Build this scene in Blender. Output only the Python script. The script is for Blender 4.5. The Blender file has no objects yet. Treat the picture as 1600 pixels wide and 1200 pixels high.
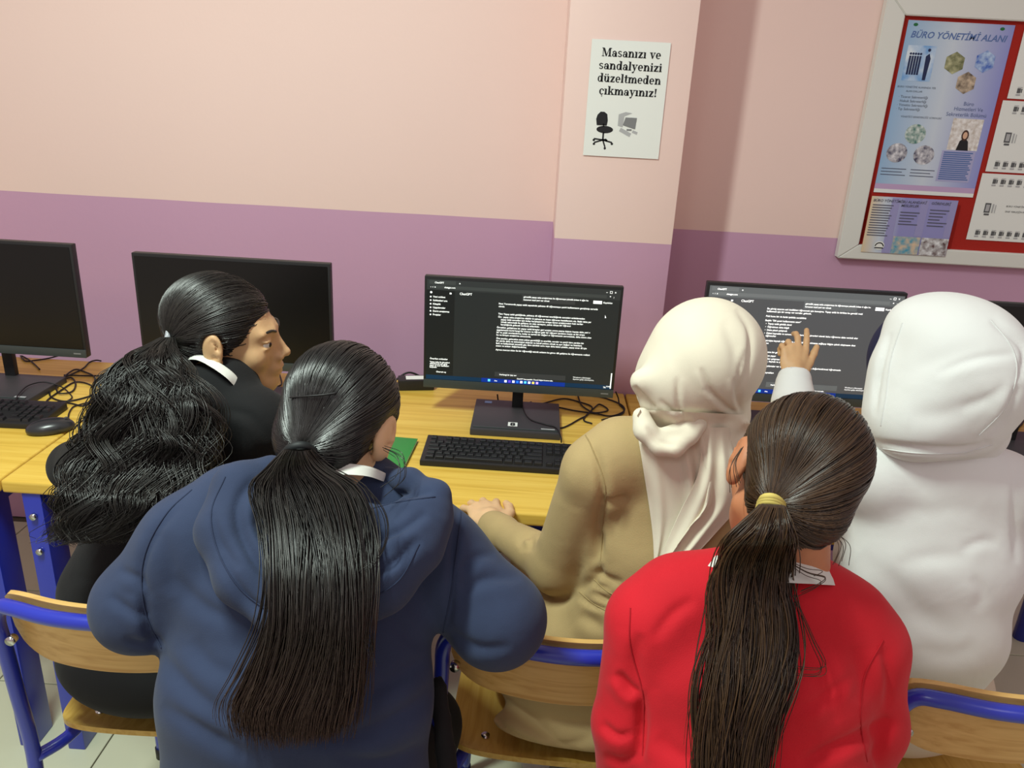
import bpy, bmesh, math, random
import numpy as np
from mathutils import Vector, Matrix
from mathutils.bvhtree import BVHTree
random.seed(5); rng = np.random.default_rng(5)
SC = bpy.context.scene; C = SC.collection

# ---------------------------------------------------------------- camera
CAM_ROLL, CAM_PITCH, CAM_YAW, FPX = .0536, .3566, -.0192, 1242.0
CAM = np.array([0, 0, 1.6])
_cy, _sy, _ct, _st = math.cos(CAM_YAW), math.sin(CAM_YAW), math.cos(CAM_PITCH), math.sin(CAM_PITCH)
FW = np.array([_sy*_ct, _cy*_ct, -_st]); _R = np.array([_cy, -_sy, 0]); _U = np.cross(_R, FW)
_cr, _sr = math.cos(CAM_ROLL), math.sin(CAM_ROLL)
RT = _cr*_R + _sr*_U; UP = -_sr*_R + _cr*_U
cd = bpy.data.cameras.new('camera'); cam = bpy.data.objects.new('camera', cd); C.objects.link(cam)
cd.sensor_fit = 'HORIZONTAL'; cd.sensor_width = 36; cd.lens = 36*FPX/1600; cd.clip_start = .05
M = Matrix.Identity(4)
for i in range(3):
    M[i][0], M[i][1], M[i][2], M[i][3] = RT[i], UP[i], -FW[i], CAM[i]
cam.matrix_world = M; SC.camera = cam
# ---------------------------------------------------------------- world, lamps, exposure
SC.view_settings.view_transform = 'Standard'; SC.view_settings.look = 'None'
SC.view_settings.gamma = 1; SC.view_settings.use_curve_mapping = False
SC.view_settings.exposure = 0.12
w = bpy.data.worlds.new('world'); SC.world = w; w.use_nodes = True
w.node_tree.nodes['Background'].inputs[0].default_value = (1.0, .80, .79, 1)
w.node_tree.nodes['Background'].inputs[1].default_value = .43
def area(name, loc, size, power, col, rz=0, target=None):
    l = bpy.data.lights.new(name, 'AREA'); l.shape = 'RECTANGLE'; l.size, l.size_y = size
    l.energy = power; l.color = col
    o = bpy.data.objects.new(name, l); C.objects.link(o); o.location = loc; o.rotation_euler = (0, 0, rz)
    return o
area('ceiling_light', (-.9, .55, 2.95), (.12, .8), 62, (.86, 1, .90), math.radians(-38))
area('ceiling_light', (-.9, -1.6, 2.95), (.3, 1.2), 13, (.93, 1, .96))
area('ceiling_light', (1.5, -.9, 2.95), (.6, 1.2), 6, (1, .95, .95))

# ---------------------------------------------------------------- pixel-ray helpers (place things at real depths)
def ray(u, v): return FW + (u-800)/FPX*RT - (v-600)/FPX*UP
def W(u, v, zc): return CAM + ray(u, v)*zc
def onz(u, v, z): d = ray(u, v); return CAM + d*(z-CAM[2])/d[2]
def ony(u, v, y): d = ray(u, v); return CAM + d*y/d[1]
def R_(r, zc): return r*zc/FPX
def proj(V):
    V = np.asarray(V) - CAM; z = V @ FW
    return np.stack([800+FPX*(V @ RT)/z, 600-FPX*(V @ UP)/z, z], -1)
# ---------------------------------------------------------------- materials
def lin(c):
    return tuple(((x/255)/12.92 if x/255 <= .04045 else ((x/255+.055)/1.055)**2.4) for x in c)
_mats = {}
def mat(name, col, rough=.6, metal=0, spec=.4, var=0, vscale=8, bump=0, bscale=200, sheen=0, emit=0, stretch=None, coat=0, col2=None, sss=0):
    if name in _mats: return _mats[name]
    m = bpy.data.materials.new(name); m.use_nodes = True; nt = m.node_tree; b = nt.nodes['Principled BSDF']
    c = lin(col); b.inputs['Base Color'].default_value = (*c, 1)
    b.inputs['Roughness'].default_value = rough; b.inputs['Metallic'].default_value = metal
    b.inputs['Specular IOR Level'].default_value = spec
    if coat: b.inputs['Coat Weight'].default_value = coat; b.inputs['Coat Roughness'].default_value = .15
    if sheen: b.inputs['Sheen Weight'].default_value = sheen; b.inputs['Sheen Roughness'].default_value = .5
    if sss:
        b.inputs['Subsurface Weight'].default_value = sss; b.inputs['Subsurface Radius'].default_value = (.008, .003, .002); b.inputs['Subsurface Scale'].default_value = 1
    if emit: b.inputs['Emission Color'].default_value = (*c, 1); b.inputs['Emission Strength'].default_value = emit
    tc = nt.nodes.new('ShaderNodeTexCoord'); src = tc.outputs['Object']
    if stretch:
        mp = nt.nodes.new('ShaderNodeMapping'); mp.inputs['Scale'].default_value = stretch; nt.links.new(src, mp.inputs[0]); src = mp.outputs[0]
    if var or col2:
        n = nt.nodes.new('ShaderNodeTexNoise'); n.inputs['Scale'].default_value = vscale; n.inputs['Detail'].default_value = 5
        nt.links.new(src, n.inputs['Vector'])
        r = nt.nodes.new('ShaderNodeValToRGB'); r.color_ramp.elements[0].position = .32; r.color_ramp.elements[1].position = .68
        c2 = lin(col2) if col2 else tuple(min(1, x*(1+var)) for x in c)
        c1 = c if col2 else tuple(x*(1-var) for x in c)
        r.color_ramp.elements[0].color = (*c1, 1); r.color_ramp.elements[1].color = (*c2, 1)
        nt.links.new(n.outputs[0], r.inputs[0]); nt.links.new(r.outputs[0], b.inputs['Base Color'])
    if bump and bscale in (500, 700):
        n0 = nt.nodes.new('ShaderNodeTexNoise'); n0.inputs['Scale'].default_value = 16; n0.inputs['Detail'].default_value = 2; n0.inputs['Distortion'].default_value = .4
        nt.links.new(src, n0.inputs['Vector']); b0 = nt.nodes.new('ShaderNodeBump'); b0.inputs['Strength'].default_value = .22; b0.inputs['Distance'].default_value = .008; nt.links.new(n0.outputs[0], b0.inputs['Height'])
    else: b0 = None
    if bump:
        n = nt.nodes.new('ShaderNodeTexNoise'); n.inputs['Scale'].default_value = bscale; n.inputs['Detail'].default_value = 3
        nt.links.new(src, n.inputs['Vector'])
        bp = nt.nodes.new('ShaderNodeBump'); bp.inputs['Strength'].default_value = bump; bp.inputs['Distance'].default_value = .002
        nt.links.new(n.outputs[0], bp.inputs['Height']); nt.links.new(bp.outputs[0], b.inputs['Normal'])
        if b0: nt.links.new(b0.outputs[0], bp.inputs['Normal'])
    _mats[name] = m; return m
def wallmat():
    m = bpy.data.materials.new('two_tone_wall_paint'); m.use_nodes = True; nt = m.node_tree; b = nt.nodes['Principled BSDF']
    g = nt.nodes.new('ShaderNodeNewGeometry'); s = nt.nodes.new('ShaderNodeSeparateXYZ'); nt.links.new(g.outputs['Position'], s.inputs[0])
    n = nt.nodes.new('ShaderNodeTexNoise'); n.inputs['Scale'].default_value = 3; nt.links.new(g.outputs['Position'], n.inputs[0])
    mu = nt.nodes.new('ShaderNodeMath'); mu.operation = 'MULTIPLY_ADD'; mu.inputs[1].default_value = .004; nt.links.new(n.outputs[0], mu.inputs[0]); nt.links.new(s.outputs[2], mu.inputs[2])
    gt = nt.nodes.new('ShaderNodeMath'); gt.operation = 'GREATER_THAN'; gt.inputs[1].default_value = 1.2085; nt.links.new(mu.outputs[0], gt.inputs[0])
    mx = nt.nodes.new('ShaderNodeMix'); mx.data_type = 'RGBA'; nt.links.new(gt.outputs[0], mx.inputs[0])
    mx.inputs[6].default_value = (*lin((205, 162, 192)), 1); mx.inputs[7].default_value = (*lin((243, 215, 207)), 1)
    n2 = nt.nodes.new('ShaderNodeTexNoise'); n2.inputs['Scale'].default_value = 1.3; n2.inputs['Detail'].default_value = 4; nt.links.new(g.outputs['Position'], n2.inputs[0])
    mr = nt.nodes.new('ShaderNodeMapRange'); mr.inputs[3].default_value = .95; mr.inputs[4].default_value = 1.03; nt.links.new(n2.outputs[0], mr.inputs[0])
    ml = nt.nodes.new('ShaderNodeVectorMath'); ml.operation = 'SCALE'; nt.links.new(mx.outputs[2], ml.inputs[0]); nt.links.new(mr.outputs[0], ml.inputs[3])
    nt.links.new(ml.outputs[0], b.inputs['Base Color']); b.inputs['Roughness'].default_value = .45; b.inputs['Specular IOR Level'].default_value = .3
    n3 = nt.nodes.new('ShaderNodeTexNoise'); n3.inputs['Scale'].default_value = 60; nt.links.new(g.outputs['Position'], n3.inputs[0])
    bp = nt.nodes.new('ShaderNodeBump'); bp.inputs['Strength'].default_value = .12; bp.inputs['Distance'].default_value = .003; nt.links.new(n3.outputs[0], bp.inputs['Height']); nt.links.new(bp.outputs[0], b.inputs['Normal'])
    return m
def woodmat(name, c1, c2, c3, sc=(3, 60, 60), rough=.4, period=1):
    m = bpy.data.materials.new(name); m.use_nodes = True; nt = m.node_tree; b = nt.nodes['Principled BSDF']
    tc = nt.nodes.new('ShaderNodeTexCoord'); mp = nt.nodes.new('ShaderNodeMapping'); mp.inputs['Scale'].default_value = sc
    nt.links.new(tc.outputs['Object'], mp.inputs[0])
    n = nt.nodes.new('ShaderNodeTexNoise'); n.inputs['Scale'].default_value = 1; n.inputs['Detail'].default_value = 6; n.inputs['Distortion'].default_value = .6; nt.links.new(mp.outputs[0], n.inputs[0])
    r = nt.nodes.new('ShaderNodeValToRGB'); e = r.color_ramp.elements; e[0].position = .3; e[0].color = (*lin(c1), 1); e[1].position = .7; e[1].color = (*lin(c3), 1)
    k = e.new(.5); k.color = (*lin(c2), 1); nt.links.new(n.outputs[0], r.inputs[0]); nt.links.new(r.outputs[0], b.inputs['Base Color'])
    b.inputs['Roughness'].default_value = rough; b.inputs['Specular IOR Level'].default_value = .4
    return m
WALL = wallmat()
DESK = woodmat('yellow_beech_laminate', (206, 166, 64), (224, 186, 82), (232, 198, 96), (2.2, 55, 55), .38)
PLY = woodmat('beech_plywood', (190, 144, 76), (208, 166, 98), (216, 176, 108), (5, 90, 90), .35)
PLYV = woodmat('beech_plywood_seat', (186, 146, 66), (200, 162, 80), (206, 170, 90), (90, 4, 90), .35)
BLUE = mat('blue_enamel', (38, 52, 172), .28, spec=.5, coat=.3)
BLACKP = mat('black_plastic', (34, 34, 36), .45, bump=.1, bscale=900)
GREYP = mat('charcoal_plastic', (62, 60, 63), .5, bump=.15, bscale=900)
CHIN = mat('bezel_grey', (62, 68, 68), .4)
PANEL = mat('screen_panel_off', (14, 14, 15), .3, spec=.4)
STEEL = mat('chrome', (210, 210, 205), .2, metal=1)
CABLE = mat('cable_black', (24, 22, 24), .5)
SKIN = mat('skin', (208, 168, 124), .5, var=.06, vscale=30, sss=.12, bump=.06, bscale=500)
SKIN2 = mat('skin_pale', (224, 184, 142), .5, var=.05, vscale=30, sss=.12, bump=.06, bscale=500)
SKIN3 = mat('skin_warm', (186, 122, 86), .5, var=.05, vscale=30, sss=.12)
# ---------------------------------------------------------------- mesh helpers
def mkmesh(name, V, Fs, mats=(), smooth=True, mi=None):
    V = np.asarray(V, np.float32); me = bpy.data.meshes.new(name)
    if isinstance(Fs, np.ndarray):
        n, k = Fs.shape
        me.vertices.add(len(V)); me.vertices.foreach_set('co', V.ravel())
        me.loops.add(n*k); me.loops.foreach_set('vertex_index', Fs.astype(np.int32).ravel())
        me.polygons.add(n); me.polygons.foreach_set('loop_start', np.arange(0, n*k, k, dtype=np.int32))
        me.update(calc_edges=True)
    else:
        me.from_pydata([tuple(map(float, v)) for v in V], [], Fs); me.update()
    if smooth: me.polygons.foreach_set('use_smooth', np.ones(len(me.polygons), bool))
    for m in mats: me.materials.append(m)
    if mi is not None: me.polygons.foreach_set('material_index', mi)
    return me
def link(name, me, parent=None, loc=None):
    o = bpy.data.objects.new(name, me); C.objects.link(o)
    if parent: o.parent = parent
    if loc is not None: o.location = loc
    return o
def tag(o, label=None, cat=None, group=None, kind=None):
    if label: o['label'] = label
    if cat: o['category'] = cat
    if group: o['group'] = group
    if kind: o['kind'] = kind
    return o
def thing(name, label, cat, loc=(0, 0, 0), rz=0, group=None):
    o = bpy.data.objects.new(name, None); C.objects.link(o); o.location = loc; o.rotation_euler = (0, 0, rz); o.empty_display_size = .05
    return tag(o, label, cat, group)
def box_bm(bm, c, s, rot=None, bev=0, seg=2):
    r = bmesh.ops.create_cube(bm, size=1); vs = r['verts']
    bmesh.ops.scale(bm, vec=s, verts=vs)
    if bev: 
        es = list({e for v in vs for e in v.link_edges}); rr = bmesh.ops.bevel(bm, geom=es, offset=bev, segments=seg, affect='EDGES', profile=.6); vs = list({v for f in rr['faces'] for v in f.verts} | {v for v in vs if v.is_valid})
        seen = set(vs); st = list(vs)
        while st:
            v = st.pop()
            for e in v.link_edges:
                o = e.other_vert(v)
                if o not in seen: seen.add(o); st.append(o)
        vs = list(seen)
    if rot is not None: bmesh.ops.rotate(bm, cent=(0, 0, 0), matrix=rot, verts=vs)
    bmesh.ops.translate(bm, vec=c, verts=vs); return vs
def bmobj(name, bm, m, parent=None, smooth=False, loc=None):
    me = bpy.data.meshes.new(name); bmesh.ops.recalc_face_normals(bm, faces=bm.faces); bm.to_mesh(me); bm.free()
    me.materials.append(m)
    if smooth: 
        me.polygons.foreach_set('use_smooth', np.ones(len(me.polygons), bool)); 
        try: me.set_sharp_from_angle(angle=math.radians(40))
        except Exception: pass
    return link(name, me, parent, loc)
def box(name, c, s, m, parent=None, bev=.002, rot=None, seg=2):
    bm = bmesh.new(); box_bm(bm, c, s, rot, bev, seg); return bmobj(name, bm, m, parent, smooth=bev > 0)
def catmull(P, n):
    P = np.asarray(P, float); Q = np.vstack([2*P[0]-P[1], P, 2*P[-1]-P[-2]]); out = []
    for i in range(len(P)-1):
        a, b, c, d = Q[i:i+4]
        for t in np.linspace(0, 1, n, endpoint=False):
            out.append(.5*((2*b)+(-a+c)*t+(2*a-5*b+4*c-d)*t*t+(-a+3*b-3*c+d)*t**3))
    out.append(P[-1]); return np.array(out)
def tubes(paths, radii, sides=6, flat=None):
    """paths (N,T,3), radii (N,T) -> verts, quads, vectorised"""
    P = np.asarray(paths, float); N, T, _ = P.shape; r = np.broadcast_to(np.asarray(radii, float), (N, T))
    tg = np.gradient(P, axis=1); tg /= np.linalg.norm(tg, axis=2, keepdims=True)+1e-9
    ref = np.zeros_like(tg); mean = tg.mean(1); ax = np.argmin(np.abs(mean), 1); ref[np.arange(N), :, :] = np.eye(3)[ax][:, None, :]
    a = np.cross(tg, ref); a /= np.linalg.norm(a, axis=2, keepdims=True)+1e-9; b = np.cross(tg, a)
    th = np.arange(sides)*2*math.pi/sides
    V = P[:, :, None, :] + r[:, :, None, None]*(np.cos(th)[None, None, :, None]*a[:, :, None, :]+np.sin(th)[None, None, :, None]*b[:, :, None, :])
    idx = np.arange(N*T*sides).reshape(N, T, sides); nx = np.roll(idx, -1, 2)
    F = np.stack([idx[:, :-1], nx[:, :-1], nx[:, 1:], idx[:, 1:]], -1).reshape(-1, 4)
    return V.reshape(-1, 3), F[:, ::-1]
def tube(name, pts, r, m, parent=None, sides=10, n=8, smoothp=True):
    P = catmull(pts, n) if smoothp else np.asarray(pts, float)
    V, F = tubes(P[None], r, sides); F = [tuple(int(i) for i in f) for f in F]; L = len(V)
    F.append(tuple(range(sides))); F.append(tuple(range(L-1, L-sides-1, -1)))
    return link(name, mkmesh(name, V, F, [m]), parent)
def cyl(name, a, b, r, m, parent=None, sides=14): return tube(name, [a, b], r, m, parent, sides, smoothp=False)
def copy_tree(o, parent=None):
    c = o.copy(); C.objects.link(c); c.parent = parent
    if parent is not None: c.matrix_parent_inverse = o.matrix_parent_inverse
    for ch in list(o.children): copy_tree(ch, c)
    return c
# ---------------------------------------------------------------- setting
o = box('wall_back', (.2, 2.552+.06, 1.5), (7.4, .12, 3.0), WALL, bev=0); o['kind'] = 'structure'
o = box('trim_1', ((.054+.387)/2, 2.262+.165, 1.5), (.333, .33, 3.0), WALL, bev=.004); o['kind'] = 'structure'
tag(o, 'wall pillar in pink over lilac paint carrying the paper notice')
GROUT = mat('tile_grout', (92, 88, 74), .8)
fl = box('floor', (.2, .55, -.03), (7.4, 4.14, .048), GROUT, bev=0); fl['kind'] = 'structure'
TILE = mat('pale_floor_tile', (202, 204, 178), .3, var=.05, vscale=3, spec=.45)
tm = bmesh.new(); box_bm(tm, (0, 0, -.004), (.3985, .3985, .008), bev=.0012, seg=1); tme = bpy.data.meshes.new('tile'); tm.to_mesh(tme); tm.free(); tme.materials.append(TILE)
for i in range(-5, 11):
    for j in range(-8, 2):
        x = -1.0+.2+.4025*(i-0)-.0; y = 1.717+.2+.4025*j
        if x > 3.7: continue
        link('tile', tme, fl, (x, y, .0))
# ---------------------------------------------------------------- desks
def desk(x0, x1, label, legs):
    t = thing('desk', label, 'desk', ((x0+x1)/2, 1.88, 0), group='desks pushed together along the wall')
    wx = x1-x0-.003; dy = .765
    bm = bmesh.new(); box_bm(bm, (0, -.003, .735), (wx, dy, .03), bev=.006, seg=3); bmobj('desk_top', bm, DESK, t, True)
    box('apron', (0, -.30, .69), (wx-.16, .02, .055), BLUE, t)
    box('back_rail', (0, .30, .69), (wx-.16, .02, .055), BLUE, t)
    for s in (-1, 1):
        lx = s*(wx/2-.0585)
        l = box('leg', (lx, -.345, .36), (.042, .07, .72), BLUE, t, .003)
        for z in (.672, .59): 
            pass
        cyl('bolt', (lx, -.380, .664), (lx, -.388, .664), .0075, STEEL, l); cyl('bolt', (lx, -.380, .575), (lx, -.388, .575), .0075, STEEL, l)
        cyl('leg', (lx, .33, .0), (lx, .33, .72), .024, BLUE, t)
        box('side_rail', (lx, 0, .69), (.03, .64, .055), BLUE, t)
    return t
desk(-2.549, -1.126, 'yellow wood desk at the left edge, bearing the keyboard and mouse', 1)
desk(-1.124, .298, 'yellow wood desk in the middle, under the monitor numbered 8', 1)
desk(.300, 1.722, 'yellow wood desk at right, under the monitor the raised hand points at', 1)
# ---------------------------------------------------------------- flat print helpers (built on a plane facing -y, coordinates x,z)
def flat(name, polys, m, parent, y, ox=0, oz=0, tri=False):
    V = []; F = []
    for p in polys:
        n = len(V); V += [(ox+a, y, oz+b) for a, b in p]
        ar = sum(p[i][0]*p[(i+1) % len(p)][1]-p[(i+1) % len(p)][0]*p[i][1] for i in range(len(p)))
        F.append(tuple(range(n, n+len(p))) if ar > 0 else tuple(range(n+len(p)-1, n-1, -1)))
    o = link(name, mkmesh(name, V, F, [m], smooth=False), parent)
    if len(polys) > 1: o['kind'] = 'stuff'
    return o
def flats(name, polys, m, parent, y):
    for p in polys: flat(name, [p], m, parent, y)
def rect(x0, z0, x1, z1): return [(x0, z0), (x1, z0), (x1, z1), (x0, z1)]
def arcp(cx, cy, rx, ry, a0, a1, wh, wv, n=12):
    A = [math.radians(a0+(a1-a0)*i/n) for i in range(n+1)]; out = []
    for i in range(n):
        a, b = A[i], A[i+1]
        out.append([(cx+rx*math.cos(a), cy+ry*math.sin(a)), (cx+rx*math.cos(b), cy+ry*math.sin(b)), (cx+(rx-wh)*math.cos(b), cy+(ry-wv)*math.sin(b)), (cx+(rx-wh)*math.cos(a), cy+(ry-wv)*math.sin(a))])
    return out
def disc(cx, cy, r, n=12, ry=None): return [(cx+r*math.cos(2*math.pi*i/n), cy+(ry or r)*math.sin(2*math.pi*i/n)) for i in range(n)]
_tc = {}
def text_polys(s, size, bold=0, shear=0, align='LEFT'):
    key = (s, round(size, 5), bold, shear, align)
    if key in _tc: return _tc[key]
    cu = bpy.data.curves.new('t', 'FONT'); cu.body = s; cu.size = size; cu.offset = bold; cu.shear = shear; cu.align_x = align; cu.resolution_u = 2
    o = bpy.data.objects.new('t', cu); C.objects.link(o)
    me = bpy.data.meshes.new_from_object(o, depsgraph=bpy.context.evaluated_depsgraph_get())
    V = [(v.co.x, v.co.y) for v in me.vertices]; F = [[V[i] for i in p.vertices] for p in me.polygons]
    bpy.data.objects.remove(o); bpy.data.curves.remove(cu); bpy.data.meshes.remove(me); _tc[key] = F; return F
def off(polys, dx, dz): return [[(a+dx, b+dz) for a, b in p] for p in polys]
# slab-serif letters for the notice
S, TH = .175, .07
def ser(x0, x1, y): return rect(x0, y, x1, y+.07)
def glyph(c):
    st = lambda x, y0, y1: rect(x, y0, x+S, y1)
    if c == 'n': return [st(.07, 0, .5), ser(.01, .28, 0), ser(.01, .1, .445), st(.39, 0, .3), ser(.33, .6, 0)]+arcp(.335, .29, .205, .22, 0, 170, .15, .08), .63
    if c == 'm': return [st(.07, 0, .5), ser(.01, .28, 0), ser(.01, .1, .445), st(.37, 0, .3), ser(.33, .56, 0), st(.67, 0, .3), ser(.62, .88, 0)]+arcp(.325, .29, .195, .22, 0, 170, .15, .08)+arcp(.625, .29, .195, .22, 0, 170, .15, .08), .9
    if c == 'ı': return [st(.07, 0, .5), ser(.01, .29, 0), ser(.01, .1, .445)], .32
    if c == 'i': return glyph('ı')[0]+[disc(.145, .63, .08)], .32
    if c == 'l': return [st(.07, 0, .73), ser(.01, .29, 0), ser(.01, .1, .675)], .32
    if c == 'a': return [st(.31, .05, .34), ser(.33, .52, 0)]+arcp(.26, .33, .2, .17, 0, 165, .15, .07)+arcp(.22, .15, .19, .155, 0, 360, .13, .06, 16)+[disc(.12, .37, .06)], .54
    if c == 's': return arcp(.24, .365, .19, .145, 20, 270, .12, .075)+arcp(.24, .145, .2, .15, -165, 92, .12, .075), .48
    if c == 'z': return [rect(.04, .42, .46, .5), rect(.04, 0, .46, .08), [(.04, .06), (.24, .06), (.46, .44), (.26, .44)], rect(.04, .34, .1, .5), rect(.4, 0, .46, .16)], .5
    if c == 'v': return [[(.05, .48), (.22, .48), (.35, .08), (.28, 0), (.24, 0)], [(.24, 0), (.32, 0), (.5, .48), (.43, .48)], ser(0, .27, .445), ser(.36, .56, .445)], .56
    if c == 'y': return [[(.05, .48), (.22, .48), (.36, .08), (.3, -.02), (.25, 0)], [(.14, -.2), (.22, -.2), (.5, .48), (.43, .48)], ser(0, .27, .445), ser(.36, .56, .445), disc(.12, -.15, .07)], .56
    if c == 'e': return arcp(.27, .25, .24, .26, 0, 315, .15, .07, 18)+[rect(.1, .22, .5, .285)], .54
    if c == 'd': return arcp(.25, .25, .22, .26, 0, 360, .14, .07, 18)+[st(.35, 0, .73), ser(.28, .4, .675), ser(.4, .57, 0)], .6
    if c == 'ü': return [st(.07, .2, .5), ser(.01, .1, .445), st(.37, 0, .5), ser(.31, .4, .445), ser(.45, .6, 0), disc(.19, .63, .065), disc(.4, .63, .065)]+arcp(.28, .22, .21, .23, 180, 350, .15, .08), .62
    if c == 't': return [st(.1, .14, .66), rect(.02, .43, .36, .5)]+arcp(.24, .15, .14, .16, 180, 330, .12, .07), .38
    if c == 'k': return [st(.07, 0, .73), ser(.01, .28, 0), ser(.01, .1, .675), [(.2, .2), (.28, .2), (.52, .46), (.42, .48)], [(.26, .3), (.36, .36), (.6, .04), (.42, .04)], ser(.34, .64, 0), ser(.34, .58, .445)], .64
    if c == 'ç': return arcp(.27, .25, .24, .26, 45, 315, .15, .07, 16)+[disc(.42, .37, .07), rect(.24, -.08, .3, .01)]+arcp(.26, -.12, .09, .08, -100, 90, .05, .04, 8), .5
    if c == 'M': return [rect(.08, 0, .14, .7), rect(.66, 0, .83, .7), [(.06, .7), (.25, .7), (.47, .16), (.42, 0), (.38, 0)], [(.38, 0), (.45, 0), (.72, .7), (.66, .7)], ser(0, .24, 0), ser(.58, .92, 0), ser(0, .2, .645), ser(.7, .92, .645)], .94
    if c == '!': return [[(.06, .7), (.24, .7), (.19, .22), (.11, .22)], disc(.15, .08, .085)], .32
    return [], .3
def slab(s, size):
    out = []; x = 0
    for c in s:
        g, wd = glyph(c); out += [[((a+x)*size, b*size) for a, b in p] for p in g]; x += wd
    return out, x*size
PAPER = mat('white_paper', (236, 240, 236), .7); INK = mat('black_ink', (28, 28, 32), .6); GREY = mat('grey_ink', (128, 130, 132), .6); GREYL = mat('light_grey_ink', (178, 180, 182), .6)
# ---------------------------------------------------------------- paper notice on the pillar
nt_ = thing('paper_notice', 'white paper notice with bold Turkish text and a swivel chair drawing on the pillar', 'notice', (.2194, 2.2585, 1.583)); nt_.scale = (1.128, 1, 1.128)
bm = bmesh.new(); box_bm(bm, (0, 0, 0), (.182, .0008, .259)); bmobj('sheet', bm, PAPER, nt_)
L = []
for s, z, wd in (('Masanızı ve', .0935, .137), ('sandalyenizi', .0658, .148), ('düzeltmeden', .0381, .149), ('çıkmayınız!', .0104, .137)):
    p, ww = slab(s, 1); k = wd/ww; L += [[((a*k*1.0)-wd/2+.003, b*.0262+z) for a, b in q] for q in p]
flat('lettering', L, INK, nt_, -.0008)
ch = [[(-.052+a, -.045+b) for a, b in [(-.012, -.014), (.012, -.014), (.0135, -.002), (.011, .012), (.004, .017), (-.005, .017), (-.012, .010), (-.0145, 0)]]]
ch += [disc(-.044, -.068, .02, 16, .0085), rect(-.049, -.062, -.046, -.055), rect(-.0485, -.092, -.0445, -.074)]
def bar(ax, az, bx, bz, wd): 
    d = math.hypot(bx-ax, bz-az); nx, nz = -(bz-az)/d*wd/2, (bx-ax)/d*wd/2
    return [(ax+nx, az+nz), (bx+nx, bz+nz), (bx-nx, bz-nz), (ax-nx, az-nz)]
for bx, bz in ((-.068, -.090), (-.067, -.099), (-.040, -.108), (-.024, -.097), (-.038, -.090)):
    ch += [bar(-.0465, -.092, bx, bz, .0035), disc(bx, bz-.003, .003, 8)]
flat('swivel_chair_drawing', ch, INK, nt_, -.0008)
flat('computer_drawing', [[(-.014, -.032), (-.014, -.058), (-.002, -.061), (0, -.036)], [(-.014, -.032), (.002, -.026), (.018, -.028), (0, -.036)], bar(-.008, -.066, .018, -.078, .009), bar(.022, -.069, .034, -.073, .006)], GREYL, nt_, -.0008)
flat('monitor_drawing', [[(.003, -.038), (.03, -.038), (.028, -.064), (.012, -.06), (-.002, -.056)], rect(.008, -.068, .02, -.064)], GREY, nt_, -.001)
# ---------------------------------------------------------------- notice board
nb = thing('notice_board', 'white framed red notice board on the pink wall at top right', 'notice board', (.953, 2.551, 1.149)); nb.scale = (1.128, 1, 1.128)
FRW = mat('white_frame', (226, 228, 222), .4); REDF = mat('red_felt', (170, 36, 26), .9, bump=.3, bscale=600)
BWd, BH, FT = 1.35, .672, .052
box('backing', (BWd/2, -.008, BH/2), (BWd-.04, .012, BH-.04), REDF, nb, 0)
def frame_side(pts, nm='frame_side'):
    bm = bmesh.new(); a = [bm.verts.new((x, -.03, z)) for x, z in pts]; b = [bm.verts.new((x, -.001, z)) for x, z in pts]
    bm.faces.new(a[::-1]); bm.faces.new(b); n = len(pts)
    for i in range(n): bm.faces.new((a[i], a[(i+1) % n], b[(i+1) % n], b[i]))
    bmesh.ops.recalc_face_normals(bm, faces=bm.faces)
    bmesh.ops.bevel(bm, geom=list(bm.edges), offset=.0022, segments=2, affect='EDGES'); bmobj(nm, bm, FRW, nb, True)
FB = .040; g = .0004
frame_side([(0, g), (FT, FB+g), (FT, BH-FT-g), (0, BH-g)]); frame_side([(g, 0), (BWd-g, 0), (BWd-FT-g, FB), (FT+g, FB)])
frame_side([(FT+g, BH-FT), (BWd-FT-g, BH-FT), (BWd-g, BH), (g, BH)]); frame_side([(BWd, g), (BWd, BH-g), (BWd-FT, BH-FT-g), (BWd-FT, FB+g)])
# posters: coordinates local to each poster's lower-left corner
yb = 2.551-.016
def gradmat(name, ca, cb, sx, ox=0):
    m = bpy.data.materials.new(name); m.use_nodes = True; nt = m.node_tree; b = nt.nodes['Principled BSDF']; b.inputs['Roughness'].default_value = .35
    tc = nt.nodes.new('ShaderNodeTexCoord'); mp = nt.nodes.new('ShaderNodeMapping'); mp.inputs['Scale'].default_value = (sx, 0, 0); mp.inputs['Location'].default_value = (ox, 0, 0)
    nt.links.new(tc.outputs['Object'], mp.inputs[0]); gr = nt.nodes.new('ShaderNodeTexGradient'); nt.links.new(mp.outputs[0], gr.inputs[0])
    r = nt.nodes.new('ShaderNodeValToRGB'); e = r.color_ramp.elements; e[0].color = (*lin(ca), 1); e[1].color = (*lin(cb), 1)
    k = e.new(.45); k.color = (*lin((206, 218, 232)), 1); nt.links.new(gr.outputs[0], r.inputs[0]); nt.links.new(r.outputs[0], b.inputs['Base Color']); return m
POST = gradmat('poster_print', (150, 186, 222), (140, 146, 214), 3.6)
BLUEINK = mat('blue_ink', (92, 120, 176), .5); GREENM = mat('green_tack', (30, 110, 60), .4)
def photo(name, c1, c2, sc=60): return mat(name, c1, .4, col2=c2, vscale=sc)
PH1 = photo('photo_blue', (120, 170, 225), (225, 238, 248), 25); PH2 = photo('photo_green', (70, 80, 40), (190, 190, 150)); PH3 = photo('photo_blue_office', (40, 90, 190), (190, 215, 245)); PH4 = photo('photo_hands', (60, 50, 40), (225, 205, 180)); PH5 = photo('photo_team', (60, 120, 110), (220, 230, 225), 90); PH6 = photo('photo_meeting', (60, 60, 90), (235, 235, 240), 70); PH7 = photo('photo_crowd', (200, 190, 180), (250, 250, 250), 90)
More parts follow.
